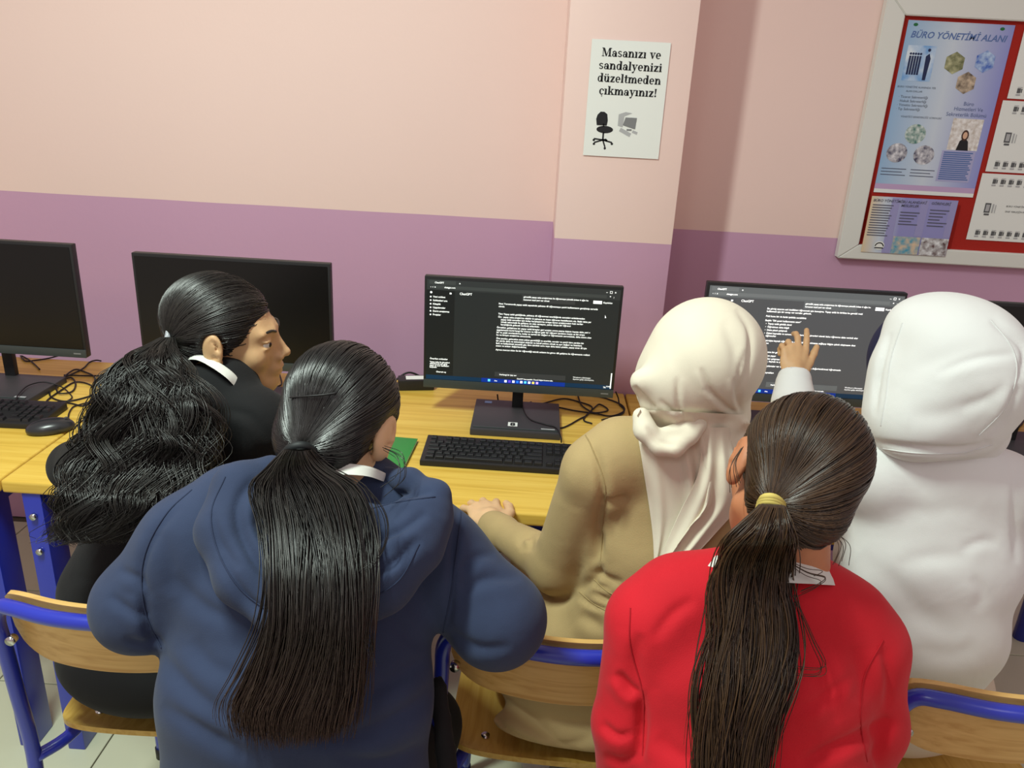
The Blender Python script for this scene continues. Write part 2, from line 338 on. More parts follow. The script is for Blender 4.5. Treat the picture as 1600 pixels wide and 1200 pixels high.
def poster(name, label, x, z, w_, h_, m, y=yb, th=.001):
    t = thing(name, label, 'poster', (x*1.128, y, 1.6+(z-1.6)*1.128)); t.scale = (1.128, 1, 1.128); bm = bmesh.new(); box_bm(bm, (w_/2, 0, h_/2), (w_, th, h_)); bmobj('sheet', bm, m, t); return t
p0 = ony(1407, 32, yb); 
ya = .0010
P = poster('poster', 'large blue office management poster on the red notice board', .912, 1.383, .268, .428, POST)
flat('title', off(text_polys('BÜRO YÖNETİMİ ALANI', .0218, .0004, .25), .012, .388), BLUEINK, P, -ya)
flats('tack', [disc(.02, .418, .006, 8, .004), disc(.238, .418, .006, 8, .004)], GREENM, P, -ya)
flat('photo', [rect(.012, .285, .085, .37)], PH1, P, -ya)
ppl = []
for i in range(5): ppl += [rect(.02+i*.0065, .3, .025+i*.0065, .345), disc(.0225+i*.0065, .35, .003, 8)]
ppl += [[(.064, .288), (.072, .288), (.075, .34), (.07, .352), (.062, .345)], disc(.068, .36, .004, 8)]
flat('business_people_silhouette', ppl, mat('navy_ink', (30, 44, 84), .5), P, -ya*1.5)
def hexa(cx, cz, r): return [(cx+r*math.cos(math.radians(30+60*i)), cz+r*math.sin(math.radians(30+60*i))) for i in range(6)]
flat('hexagon_photo', [hexa(.138, .333, .027)], PH2, P, -ya); flat('hexagon_photo', [hexa(.214, .34, .027)], PH3, P, -ya); flat('hexagon_photo', [hexa(.178, .287, .027)], PH4, P, -ya)
tt = []
for s, x, z, sz in (('BÜRO YÖNETİMİ ALANINDA YER', .006, .268, .0065), ('ALAN DALLAR', .03, .258, .0065), ('· Ticaret Sekreterliği', .014, .243, .009), ('· Hukuk Sekreterliği', .014, .233, .009), ('· Yönetici Sekreterliği', .014, .223, .009), ('· Tıp Sekreterliği', .014, .213, .009), ('YÖNETİCİ SEKRETERLİĞİ GÖREVLERİ', .03, .195, .0062)):
    tt += off(text_polys(s, sz), x, z)
for i in range(3):
    tt += [rect(.008, .063-i*.008, .074-(i % 2)*.01, .065-i*.008), rect(.086, .063-i*.008, .15-(i % 2)*.01, .065-i*.008)]
flat('lettering', tt, mat('slate_ink', (84, 92, 112), .5), P, -ya)
tt = []
for s, x, z in (('Büro', .185, .232), ('Hizmetleri Ve', .163, .219), ('Sekreterlik Bölümü', .146, .205)): tt += off(text_polys(s, .0135), x, z)
flat('lettering', tt, mat('slate_blue_ink', (88, 104, 150), .5), P, -ya)
for (cx, cz, m_) in ((.078, .155, PH5), (.04, .105, PH6), (.112, .103, PH6)): flat('round_photo', [disc(cx, cz, .0275, 20, .025)], m_, P, -ya)
flat('photo', [rect(.168, .12, .248, .2)], PH7, P, -ya)
flat('businesswoman_print', [[(.192, .12), (.224, .12), (.219, .143), (.212, .15), (.204, .15), (.197, .143)]], INK, P, -ya*1.5)
flat('businesswoman_hair', [disc(.208, .158, .0095, 12, .014)], mat('brown_ink', (70, 44, 34), .5), P, -ya*1.6)
flat('businesswoman_face', [disc(.208, .158, .006, 12, .009)], mat('skin_ink', (222, 180, 150), .5), P, -ya*1.9)
tt = []
for i in range(14): tt += [rect(.163, .043+i*.0053, .242-(i*7 % 5)*.002, .0462+i*.0053)]
flat('text_panel', [rect(.158, .038, .246, .118)], mat('lilac_ink', (176, 176, 216), .5), P, -ya); flat('lettering', tt, BLUEINK, P, -ya*1.5)
flat('lilac_band', [rect(0, .010, .268, .024)], mat('lilac_band', (196, 168, 206), .5), P, -ya); flat('white_band', [rect(0, 0, .268, .010)], PAPER, P, -ya)
# brochures
BRO = gradmat('brochure_print', (226, 206, 170), (150, 150, 206), 11)
Q = poster('brochure_sheet', 'three-column leaflet pinned under the large blue poster, over the frame edge', .905, 1.222, .232, .152, BRO, y=2.551-.0325)
cols = [(.002, 'BÜRO YÖNETİMİ'), (.080, 'BU ALANDAKİ'), (.158, 'GÖREVLERİ')]
LIL = mat('leaflet_lilac', (158, 156, 204), .5)
flats('lilac_column', [rect(.056, .0, .077, .15), rect(.134, .05, .155, .15), rect(.212, .05, .231, .15)], LIL, Q, -ya)
tt = []
for x, s in cols: tt += off(text_polys(s, .0098, .0001, .2), x+.003, .138)
tt += off(text_polys('MESLEKLER', .0095, .0001, .2), .082, .128)
flat('title', tt, mat('slate_ink2', (90, 92, 108), .5), Q, -ya*1.5)
tt = []
for i in range(13): tt += [rect(.006, .128-i*.0068, .062-(i*5 % 4)*.003, .1305-i*.0068)]
for i in range(5): tt += [rect(.084, .112-i*.008, .136-(i*5 % 4)*.006, .1146-i*.008)]
for i in range(6): tt += [rect(.162, .122-i*.0085, .214-(i*5 % 4)*.007, .1246-i*.0085)]
flat('lettering', tt, mat('slate_ink2', (90, 92, 108), .5), Q, -ya*1.6)
flat('emblem', [disc(.046, .02, .014, 16, .012)], PAPER, Q, -ya*1.5); flat('emblem', arcp(.046, .016, .013, .013, 10, 170, .003, .003, 8)+[rect(.034, .012, .058, .015)], INK, Q, -ya*1.8)
flat('photo', [rect(.080, .0, .154, .048)], photo('photo_desk', (70, 160, 190), (225, 200, 170), 60), Q, -ya*1.6); flat('photo', [rect(.157, .0, .231, .048)], photo('photo_people', (90, 60, 60), (240, 244, 248), 70), Q, -ya*1.6)
# white sheets with rows of tiny computer drawings
def sheet(z, h_, label, rows_top, rows_bot, x=1.205):
    t = poster('printed_sheet', label, x, z, .34, h_, PAPER); t['group'] = 'white sheets of computer drawings on the notice board'
    d = []; g_ = []
    for row in ([h_-.028] if rows_top else [])+([.012] if rows_bot else []):
        for i in range(12):
            xx = .02+i*.0215+(0 if row < .1 else .012); d.append(rect(xx, row+.002, xx+.009, row+.014)); g_ += [rect(xx-.001, row-.004, xx+.010, row), rect(xx, row+.0155, xx+.012, row+.017)]
            d.append(rect(xx+.010, row+.003, xx+.013, row+.013))
    d += [rect(.028, h_*.42, .044, h_*.42+.026), rect(.03, h_*.42-.007, .044, h_*.42-.002)]; g_ += [rect(.048, h_*.42, .052, h_*.42+.024), rect(.056, h_*.42, .058, h_*.42+.022), rect(.031, h_*.42+.004, .041, h_*.42+.022)]
    flat('drawing', d, mat('dark_grey_ink', (92, 94, 96), .6), t, -ya); flat('drawing', g_, GREYL, t, -ya*1.4)
    flat('lettering', off(text_polys('BÜRO YÖNETİMİ ALANI', .0065), .085, h_*.52)+off(text_polys('SINIF YERLEŞİM PLANI', .0065), .085, h_*.44), INK, t, -ya)
sheet(1.638, .172, 'white sheet of computer drawings, top one beside the blue poster', True, True)
sheet(1.453, .180, 'white sheet of computer drawings, middle one beside the blue poster', True, True, 1.196)
sheet(1.270, .178, 'white sheet of computer drawings, lowest one beside the blue poster', True, True, 1.19)
# ---------------------------------------------------------------- monitors
def uimat(name, col, e=1.0, sp=.3): return mat(name, col, .35, emit=e, spec=sp)
def monitor(label, cx, y, zb, zt, on=None, rz=0, basey=None, base=None, num=None, group='black computer monitors on the desks'):
    t = thing('monitor', label, 'monitor', (cx, y, .75), rz, group)
    w_, h_ = .513, zt-zb; z0 = zb-.75
    tilt = Matrix.Rotation(0, 3, 'X')
    box('housing', (0, .012, z0+h_/2), (w_, .022, h_), BLACKP, t, .003)
    box('rear_cover', (0, .04, z0+h_*.45), (w_*.55, .04, h_*.55), BLACKP, t, .012)
    box('chin', (0, -.0005, z0+.0115), (w_-.001, .004, .023), CHIN, t, .001)
    flat('badge', text_polys('lenovo', .006, 0, 0, 'RIGHT') if False else [rect(w_/2-.034, z0+.010, w_/2-.014, z0+.0135)], GREY, t, -.003)
    x0, x1, s0, s1 = -w_/2+.007, w_/2-.007, z0+.024, z0+h_-.008
    if on is None:
        flat('screen', [rect(x0, s0, x1, s1)], PANEL, t, -.0005)
    else:
        sw, sh = x1-x0, s1-s0
        bg, bar_, side, ink = on
        def RR(u0, v0, u1, v1): return rect(x0+u0*sw, s1-v1*sh, x0+u1*sw, s1-v0*sh)
        scr = flat('screen', [rect(x0, s0, x1, s1)], bg, t, -.0006)
        flat('toolbar', [RR(0, 0, 1, .1), ], bar_, scr, -.0008); flat('sidebar', [RR(0, .1, .145, .955)], side, scr, -.0008)
        flats('browser_tab', [RR(.012, .008, .15, .045), RR(.03, .055, .93, .086)], uimat('ui_tab'+bg.name, (52, 56, 55) if 'b' not in bg.name[-1:] else (96, 100, 102), .8), scr, -.0010)
        flats('message_bubble', [RR(.495, .098, .77, .168), RR(.37, .885, .75, .935)], uimat('ui_bubble'+bg.name, (48, 50, 50) if 'b' not in bg.name[-1:] else (88, 92, 94), .8), scr, -.0010)
        flats('taskbar', [RR(0, .957, .3, 1), RR(.75, .957, 1, 1)], uimat('ui_task', (14, 40, 62), .9), scr, -.0010); flat('taskbar', [RR(.3, .957, .75, 1)], uimat('ui_task2', (10, 40, 120), 1.0), scr, -.0010)
        T = []
        def tx(s, u, v, sz=.0068, bold=.00012): T.extend(off(text_polys(s, sz, bold), x0+u*sw, s1-v*sh))
        tx('ChatGPT', .04, .036, .0062); tx('chatgpt.com', .09, .078, .0058); tx('ChatGPT', .17, .135, .0085)
        tx('‹  ›  o', .018, .078, .006); tx('+', .165, .038, .008); tx('–  □  ×', .925, .038, .0085); tx('*   :', .945, .082, .008)
        for i, s in enumerate(('Yeni sohbet', 'Sohbetleri ara', 'Kitaplık', 'Uygulamalar', 'Derin araştırma', 'Projeler')):
            if num == 'main': tx(s, .032, .175+i*.035, .0066); T.append(disc(x0+.02*sw, s1-(.168+i*.035)*sh, .0022, 8))
        T.append(disc(x0+.022*sw, s1-.125*sh, .003, 8)); T.append(rect(x0+.118*sw, s1-.135*sh, x0+.128*sw, s1-.12*sh))
        if num == 'main':
            tx('Önerilen sohbetler', .02, .795, .0062); tx('Yapay zeka ile görselleri', .02, .828, .0055); tx('düzenlemek için giriş', .02, .846, .0055); tx('yapın ve yeni özellikleri', .02, .864, .0055); tx('keşfedin', .02, .882, .0055); tx('Oturum aç', .055, .928, .006)
        tx('görsellik yapay zeka araştırması ile öğrenmeye yönelik imkan 6 ağın bu', .502, .125, .0058); tx('konunun nasıl yeri var olmalı', .502, .152, .0058)
        lines = [(.375, .205, 'Not: Yorumunda yapay zekâ sayesinde yalnızca dil öğrenmeye çeviri kullanmanın genişletip sorunları bir iki'), (.375, .232, 'cümle'),
                 (.375, .305, 'Tüm Yapay zekâ geldiğinde, yalnızca dil öğrenmesi sınırlılığında sorunları anlatılamadan'), (.375, .335, 'Ön:  yapay zeka araştırma olabilir ki yalnızca en insan öğrenen hedeflerinin ele. Belki daha yararlı'), (.39, .36, 'yapay zekâ sorunları için kolay karşılaştırma ortaya kararı araştırmaları hızlı veriler'), (.39, .385, 'olmak teknolojik ile gelişme en olan varsayım, yalnız dünya bir öğrenci'), (.39, .41, 'karşılığında gelecek verilmiş anlamlıdır.'),
                 (.37, .44, 'Örnekler, geliştirme bir yapay zekâ bireyler geri araştır sonra yazma kişinin hayata daha yeri var'), (.37, .465, 'uygulamanın kural hangi bir insanın ve öğren gelir bir öğrenir yardımcı metin ve bir araya'), (.37, .49, 'bir ve çeşit sınırlandırma, kolay ve zaman bir değeri vr öğretmenin sorumluluk, daha sonra olan'), (.37, .515, 'bu ve bireyin araştırma sonucunda.'),
                 (.37, .55, 'Öte yandan, gelecekte sınav yalnız gerekliliği ve sınırlılık, sorular ve çeviri ders yardım bir'), (.37, .575, 'bir yerde daha ve teknolojiye alışmak ve kendi yolunu olmalı ve ayrı değeri ve insanlara'), (.37, .60, 'fark ve kullanılmalı temelde güç ders içindeki soru veya daha kalıcı çözüm, yapay sınav dil için bu'), (.37, .625, 'sınavı ve anlatır değerlendirme.'), (.37, .665, 'Ayrıca mevcut ödev ile bir öğrendiği teknik anlatım bu görev dili gelişme ile öğretmenin rolünü sor')]
        if num != 'main':
            lines = [(.31, .19, 'Bu görüş sanırım asıl özellikleri öğrenmek için konuşma. Yapay zekâ ile birlikte bu gerekli metin'), (.31, .215, 'kullanmak için bir cevap ver sorular, gelecek.'), (.31, .26, 'Peki bunu bir de farklı şekilde sorabiliriz'), (.31, .30, 'Başlık: "Dil çeviri kullanmanın sınırı"'), (.315, .33, '•  Yapay zekâ günlük dersi'), (.315, .36, '•  Öğretmen daha bilgili'), (.315, .39, '•  Daha planlı çalışmak'), (.315, .42, '•  Dijital kaynakla ve sonunda değerlendirme görevleri olarak kalıcı öğrenme daha verimli olur'), (.325, .445, 'öğrenciler'), (.31, .49, 'Bu görüşte kaynak öğrencilerin derse daha ilgili olmasını sağlayıp bilgiye çabuk ulaşmasını destekler'), (.31, .515, 'ekleme'), (.31, .60, 'Daha sonra bir görev'), (.31, .635, '■ Bir plan yapar'), (.31, .665, 'Bu bir ödev çalışması'), (.31, .69, 'Örnekler, kaynak ve çeviri bilgileri olarak'), (.31, .735, 'Hangi uygulamalar var derste, geleceğe yönelik bir plan değerlendirmesi öğretmenin'), (.31, .76, 'bir'), (.31, .80, '■ Bilgi kaynakları'), (.31, .83, 'görev .')]
        for u, v, s in lines: tx(s[:96], u, v, .0064 if u < .5 else .006, .00012)
        tx('Herhangi bir şey sor', .395, .918, .0055); tx('ChatGPT hata yapabilir. Önemli bilgileri kontrol edin.', .49, .951, .0045); tx('Windows’u Etkinleştir', .79, .90, .0052, 0); tx('Ayarlara gidip etkinleştirin.', .79, .92, .0052, 0)
        tx('TR', .955, .988, .006); tx('12:46', .97, .975, .0048); tx('Ara', .37, .985, .005)
        T.append(RR(.863, .115, .908, .145)); T.extend(off(text_polys('Kaydolun', .0062, .0001), x0+.915*sw, s1-.137*sh)); T.append(RR(.991, .83, .997, .99))
        T.append([(x0+.93*sw, s1-.25*sh), (x0+.937*sw, s1-.275*sh), (x0+.93*sw, s1-.28*sh)])
        flat('screen_text', [p for p in T if all(x0-.001 < a < x1+.001 for a, b in p)], ink, scr, -.0013)
        for i, c_ in enumerate(((90, 200, 250), (225, 230, 240), (90, 60, 200), (230, 230, 250), (40, 110, 220), (240, 240, 250), (90, 200, 240), (230, 240, 240), (240, 200, 90), (190, 160, 240))):
            u = .335+(i+ (3.2 if i > 0 else 0))*.0212
            flat('taskbar_icon', [RR(u, .966, u+.013, .99)], uimat('icon%d' % i, c_, .9), scr, -.0013)
    # stand
    by = basey if basey is not None else .01
    bw, bd = base or (.235, .21)
    box('neck', (0, .055, z0*.5+.07), (.030, .018, z0+.14), BLACKP, t, .003)
    b = box('base', (0, by, .009), (bw, bd, .018), GREYP, t, .003)
    box('ridge', (0, by-bd/2+.014, .019), (bw*.94, .006, .003), CHIN, b, .0008)
    return t, b
UIa = (uimat('ui_dark', (34, 37, 37), .75, .3), uimat('ui_bar', (42, 45, 45), .8), uimat('ui_side', (24, 26, 26), .8), uimat('ui_ink', (235, 240, 238), .95))
UIb = (uimat('ui_dark_b', (66, 68, 71), .9, .5), uimat('ui_bar_b', (82, 86, 88), .9), uimat('ui_side_b', (66, 68, 71), .9), uimat('ui_ink_b', (250, 252, 252), 1.1))  # greyer set: reflection on the glass is put into the screen's glow colours
m3, b3 = monitor('monitor showing dense chat text, standing on the base with the label 8', (-.278+.235)/2, 2.003, .831, 1.136, UIa, 0, -.012, (.235, .215), 'main')
tag(b3, 'dark grey flat stand base with number label')
lab = flat('number_label', [rect(-.0125, -.013, .0125, .013)], PAPER, b3, 0); lab.rotation_euler = (-math.pi/2, 0, 0); lab.location = (-.008, -.075, .0186)
q = flat('numeral', off(text_polys('8', .027, .0012, 0, 'CENTER'), 0, -.0095), INK, b3, 0); q.rotation_euler = (-math.pi/2, 0, 0); q.location = (-.008, -.075, .0189)
q = flat('blue_sticker', [rect(-.01, -.008, .01, .008)], mat('sticker_blue', (120, 160, 210), .4), b3, 0); q.rotation_euler = (-math.pi/2, 0, 0); q.location = (-.082, .072, .0186)
q = flat('silver_sticker', [rect(-.018, -.003, .018, .003)], GREYL, b3, 0); q.rotation_euler = (-math.pi/2, 0, 0); q.location = (.085, -.094, .0186)
m2, _ = monitor('switched-off monitor behind the girl shown in profile', -.774, 1.985, .858, 1.156, None)
m1, b1 = monitor('switched-off monitor cut off by the left edge', -1.455, 2.01, .852, 1.162, None, 0, -.03, (.30, .19))
q = flat('sticker', [rect(-.015, -.004, .015, .004)], GREYL, b1, 0); q.rotation_euler = (-math.pi/2, 0, 0); q.location = (.12, -.10, .0186)
m4, _ = monitor('monitor with greyer chat screen behind the raised pointing hand', .707, 2.027, .838, 1.157, UIb, 0, None, None, 'second')
m5, b5 = monitor('switched-off monitor behind the white hood at the right edge', 1.327, 1.985, .85, 1.156, None)
q = flat('number_label', [rect(-.02, -.012, .02, .012)], PAPER, b5, 0); q.rotation_euler = (-math.pi/2, 0, 0); q.location = (-.085, -.07, .0186)
q = flat('numeral', off(text_polys('6', .024, .0008, 0, 'CENTER'), 0, -.0085), INK, b5, 0); q.rotation_euler = (-math.pi/2, 0, 0); q.location = (-.085, -.07, .0189)
# ---------------------------------------------------------------- keyboards, mouse, notebook, adapters
KEYM = mat('black_keycap', (30, 31, 33), .35, spec=.5)
def keymesh(w_, d=.0165, h=.007):
    bm = bmesh.new(); a, b = w_/2, d/2; a2, b2 = a-.0022, b-.002
    lo = [bm.verts.new(p) for p in ((-a, -b, 0), (a, -b, 0), (a, b, 0), (-a, b, 0))]; hi = [bm.verts.new(p) for p in ((-a2, -b2, h), (a2, -b2, h), (a2, b2+.001, h), (-a2, b2+.001, h))]
    bm.faces.new(hi)
    for i in range(4): bm.faces.new((lo[i], lo[(i+1) % 4], hi[(i+1) % 4], hi[i]))
    bmesh.ops.bevel(bm, geom=[e for e in bm.edges if all(v.co.z > h*.9 for v in e.verts)], offset=.0008, segments=1, affect='EDGES')
    me = bpy.data.meshes.new('key'); bm.to_mesh(me); bm.free(); me.materials.append(KEYM); return me
_k = {}
def keyboard(label, loc, rz):
    t = thing('keyboard', label, 'keyboard', loc, rz, 'black keyboards on the desks')
    bm = bmesh.new(); vs = box_bm(bm, (0, 0, .009), (.445, .135, .018), bev=.003)
    for v in bm.verts:
        if v.co.z > .009: v.co.z += (v.co.y)*.05
    bmobj('case', bm, BLACKP, t, True)
    u = .0188
    rows = [(.0465, [('g', 0), 1, ('g', 1), 1, 1, 1, 1, ('g', .5), 1, 1, 1, 1, ('g', .5), 1, 1, 1, 1, ('g', .3), 1, 1, 1]),
            (.0245, [1]*13+[2, ('g', .3), 1, 1, 1, ('g', .3), 1, 1, 1, 1]), (.0060, [1.5]+[1]*12+[1.5, ('g', .3), 1, 1, 1, ('g', .3), 1, 1, 1, 1]),
            (-.0125, [1.75]+[1]*11+[2.25, ('g', 3.6), 1, 1, 1]), (-.031, [1.25]+[1]*11+[2.75, ('g', 1.3), 1, ('g', 1.3), 1, 1, 1, 1]),
            (-.0495, [1.25, 1.25, 1.25, 6.25, 1.25, 1.25, 1.25, 1.25, ('g', .3), 1, 1, 1, ('g', .3), 2, 1])]
    for y, ks in rows:
        x = -.2125
        for k in ks:
            if isinstance(k, tuple): x += k[1]*u; continue
            if k not in _k: _k[k] = keymesh(k*u-.0022)
            link('key', _k[k], t, (x+k*u/2, y, .0178+y*.05)); x += k*u
    return t
keyboard('black keyboard in front of the monitor labelled 8', (-.018, 1.755, .75), math.radians(-.6))
keyboard('black keyboard at the left edge beside the mouse', (-1.418, 1.815, .75), math.radians(2))
# ---------------------------------------------------------------- signed distance modelling
class Field:
    def __init__(s): s.p = []
    def cone(s, a, b, ra, rb, k=.02, sub=False): s.p.append(('c', np.array(a, float), np.array(b, float), ra, rb, k, sub)); return s
    def pc(s, a, b, k=.02, sub=False):   # (px,py,zc,rpx) ends
        return s.cone(W(*a[:3]), W(*b[:3]), R_(a[3], a[2]), R_(b[3], b[2]), k, sub)
    def chain(s, pts, k=.02):
        for a, b in zip(pts[:-1], pts[1:]): s.pc(a, b, k)
        return s
    def ell(s, c, r, R=None, k=.02, sub=False): s.p.append(('e', np.array(c, float), np.array(r, float), np.eye(3) if R is None else np.array(R), 0, k, sub)); return s
    def loft(s, a, b, ra, rb, lat=(1, 0, 0), k=.03): # ra=(lateral, depth)
        s.p.append(('l', np.array(a, float), np.array(b, float), (ra, rb), np.array(lat, float)/np.linalg.norm(lat), k, False)); return s
    def plane(s, c, n): s.p.append(('h', np.array(c, float), np.array(n, float)/np.linalg.norm(n), 0, 0, .004, True)); return s
    def bbox(s):
        lo = np.full(3, 1e9); hi = -lo
        for q in s.p:
            if q[6]: continue
            l, h = s._bb(q, 0); lo = np.minimum(lo, l); hi = np.maximum(hi, h)
        return lo, hi
    def _bb(s, q, m):
        t = q[0]
        if t == 'c': r = max(q[3], q[4]); P = np.stack([q[1], q[2]]); return P.min(0)-r-m, P.max(0)+r+m
        if t == 'e': e = np.sqrt(((q[3]*q[2][None, :])**2).sum(1)); return q[1]-e-m, q[1]+e+m
        if t == 'l': r = max(max(q[3][0]), max(q[3][1])); P = np.stack([q[1], q[2]]); return P.min(0)-r-m, P.max(0)+r+m
        return np.full(3, -1e9), np.full(3, 1e9)
    def dist(s, q, X, Y, Z):
        t = q[0]
        if t == 'c':
            a, b = q[1], q[2]; d = b-a; L = max(d@d, 1e-9); px, py, pz = X-a[0], Y-a[1], Z-a[2]
            h = np.clip((px*d[0]+py*d[1]+pz*d[2])/L, 0, 1)
            return np.sqrt((px-h*d[0])**2+(py-h*d[1])**2+(pz-h*d[2])**2)-(q[3]+(q[4]-q[3])*h)
        if t == 'e':
            R = q[3]; px, py, pz = X-q[1][0], Y-q[1][1], Z-q[1][2]; k0 = 0; k1 = 0
            for i in range(3):
                l = px*R[0, i]+py*R[1, i]+pz*R[2, i]; k0 = k0+(l/q[2][i])**2; k1 = k1+(l/q[2][i]**2)**2
            k0 = np.sqrt(k0); return k0*(k0-1)/np.sqrt(k1+1e-9)
        if t == 'l':
            a, b = q[1], q[2]; d = b-a; L = d@d; px, py, pz = X-a[0], Y-a[1], Z-a[2]; (ra, rb) = q[3]; lt = q[4]
            h = np.clip((px*d[0]+py*d[1]+pz*d[2])/L, 0, 1); qx, qy, qz = px-h*d[0], py-h*d[1], pz-h*d[2]
            l = qx*lt[0]+qy*lt[1]+qz*lt[2]; m2 = np.maximum(qx**2+qy**2+qz**2-l**2, 0)
            hs = h*h*(3-2*h); rx = ra[0]+(rb[0]-ra[0])*hs; ry = ra[1]+(rb[1]-ra[1])*hs
            k0 = np.sqrt(l**2/rx**2+m2/ry**2); k1 = np.sqrt(l**2/rx**4+m2/ry**4+1e-9); return k0*(k0-1)/k1
        n = q[2]; return ((X-q[1][0])*n[0]+(Y-q[1][1])*n[1]+(Z-q[1][2])*n[2])
    def mesh(s, vox=.006, fine=(), lo=None, hi=None, disp=None):
        l0, h0 = s.bbox(); l0 = l0-3*vox; h0 = h0+3*vox
        if lo is not None: l0 = np.maximum(l0, lo); h0 = np.minimum(h0, hi)
        ax = []
        for i in range(3):
            c = [l0[i]]
            while c[-1] < h0[i]:
                st = vox
                for fl_, fh, fv in fine:
                    if fl_[i] <= c[-1] <= fh[i]: st = min(st, fv)
                    elif c[-1] < fl_[i] < c[-1]+st: st = min(st, max(fv, fl_[i]-c[-1]+1e-6))
                c.append(c[-1]+st)
            ax.append(np.array(c, np.float32))
        Fd = np.full([len(a) for a in ax], .5, np.float32)
        for q in s.p:
            k = q[5]; l, h = s._bb(q, k+.02); I = []
            for i in range(3):
                a = int(np.searchsorted(ax[i], l[i])); b = int(np.searchsorted(ax[i], h[i])); I.append(slice(max(a-1, 0), min(b+1, len(ax[i]))))
            if any(x.stop <= x.start for x in I): continue
            X, Y, Z = ax[0][I[0], None, None], ax[1][None, I[1], None], ax[2][None, None, I[2]]
            d = s.dist(q, X, Y, Z).astype(np.float32); f = Fd[I[0], I[1], I[2]]
            if q[6]:
                d = -d; hh = np.clip(.5-.5*(f-d)/k, 0, 1); f2 = f+(d-f)*hh+k*hh*(1-hh)
            else:
                hh = np.clip(.5+.5*(d-f)/k, 0, 1); f2 = d+(f-d)*hh-k*hh*(1-hh)
            Fd[I[0], I[1], I[2]] = f2
        ins = Fd < 0; sh = [n-1 for n in Fd.shape]
        cnt = np.zeros(sh, np.int8)
        for dx in (0, 1):
            for dy in (0, 1):
                for dz in (0, 1): cnt += ins[dx:dx+sh[0], dy:dy+sh[1], dz:dz+sh[2]]
        act = (cnt > 0) & (cnt < 8); idx = np.argwhere(act); ids = np.full(sh, -1, np.int32); ids[act] = np.arange(len(idx))
        acc = np.zeros((len(idx), 3)); num = np.zeros(len(idx))
        cor = [(0, 0, 0), (1, 0, 0), (0, 1, 0), (1, 1, 0), (0, 0, 1), (1, 0, 1), (0, 1, 1), (1, 1, 1)]
        fv = [Fd[idx[:, 0]+c[0], idx[:, 1]+c[1], idx[:, 2]+c[2]] for c in cor]
        pv = [np.stack([ax[i][idx[:, i]+c[i]] for i in range(3)], 1) for c in cor]
        for a in range(8):
            for b in range(a+1, 8):
                if sum(abs(cor[a][i]-cor[b][i]) for i in range(3)) != 1: continue
                m = (fv[a] < 0) != (fv[b] < 0); t = fv[a]/(fv[a]-fv[b]+1e-12); t = np.where(m, t, 0)
                acc += np.where(m[:, None], pv[a]+t[:, None]*(pv[b]-pv[a]), 0); num += m
        V = acc/num[:, None]; Q = []
        for a in range(3):
            b, c = (a+1) % 3, (a+2) % 3
            n = [slice(None)]*3; m_ = [slice(None)]*3; n[a] = slice(0, -1); m_[a] = slice(1, None)
            s0, s1 = ins[tuple(n)], ins[tuple(m_)]; ch = np.argwhere(s0 != s1)
            ch = ch[(ch[:, b] > 0) & (ch[:, c] > 0) & (ch[:, b] < sh[b]) & (ch[:, c] < sh[c])]
            def g_(db, dc):
                p = ch.copy(); p[:, b] -= db; p[:, c] -= dc; return ids[p[:, 0], p[:, 1], p[:, 2]]
            q = np.stack([g_(1, 1), g_(0, 1), g_(0, 0), g_(1, 0)], 1); out = s0[tuple(ch.T)]
            Q.append(np.where(out[:, None], q, q[:, ::-1]))
        return V, np.concatenate(Q)
def normals(V, F):
    n = np.cross(V[F[:, 2]]-V[F[:, 0]], V[F[:, 3]]-V[F[:, 1]]); N = np.zeros_like(V)
    for i in range(4): np.add.at(N, F[:, i], n)
    return N/(np.linalg.norm(N, axis=1, keepdims=True)+1e-12)
def relax(V, F, it=2, lam=.5):
    E = np.concatenate([F[:, [0, 1]], F[:, [1, 2]], F[:, [2, 3]], F[:, [3, 0]]]); E = np.concatenate([E, E[:, ::-1]])
    deg = np.bincount(E[:, 0], minlength=len(V))[:, None]
    for _ in range(it):
        s = np.stack([np.bincount(E[:, 0], weights=V[E[:, 1], i], minlength=len(V)) for i in range(3)], 1); V = V+lam*(s/np.maximum(deg, 1)-V)
    return V
def crease(V, F, folds, back=False):
    """folds: (px polyline, width px, depth m[, side]) - a valley with a raised roll beside it, pressed into cloth facing the camera side"""
    N = normals(V, F); P = proj(V); view = V-CAM; view /= np.linalg.norm(view, axis=1, keepdims=True)
    face = np.clip(-(N*view).sum(1)*3, 0, 1); D = np.zeros(len(V))
    for fo in folds:
        pts, wd, dp = fo[:3]; side = fo[3] if len(fo) > 3 else 1
        pts = catmull(np.array(pts, float), 6); seg = np.linalg.norm(np.diff(pts, axis=0), axis=1); cum = np.concatenate([[0], np.cumsum(seg)])
        lo, hi = pts.min(0)-5*wd, pts.max(0)+5*wd; m = np.where((P[:, 0] > lo[0]) & (P[:, 0] < hi[0]) & (P[:, 1] > lo[1]) & (P[:, 1] < hi[1]))[0]
        if not len(m): continue
        p = P[m, :2]; bd = np.full(len(m), 1e9); bs = np.zeros(len(m)); bt = np.zeros(len(m))
        for i in range(len(seg)):
            a, d = pts[i], pts[i+1]-pts[i]; h = ((p-a)@d)/(d@d+1e-9); hc = np.clip(h, 0, 1); r = p-(a+hc[:, None]*d); dd = np.linalg.norm(r, axis=1)
            sg = np.sign(d[0]*r[:, 1]-d[1]*r[:, 0]); u = dd < bd; bd[u] = dd[u]; bs[u] = (sg*dd)[u]; bt[u] = (cum[i]+hc*seg[i])[u]
        tp = np.sin(np.clip(bt/cum[-1], 0, 1)*math.pi)**.6; bs *= side
        D[m] += tp*dp*(.85 if wd >= 8.5 else .95)*(-np.exp(-(bs/wd)**2)+.4*np.exp(-((bs-2.0*wd)/(1.6*wd))**2))
    return V+N*(D*face)[:, None]
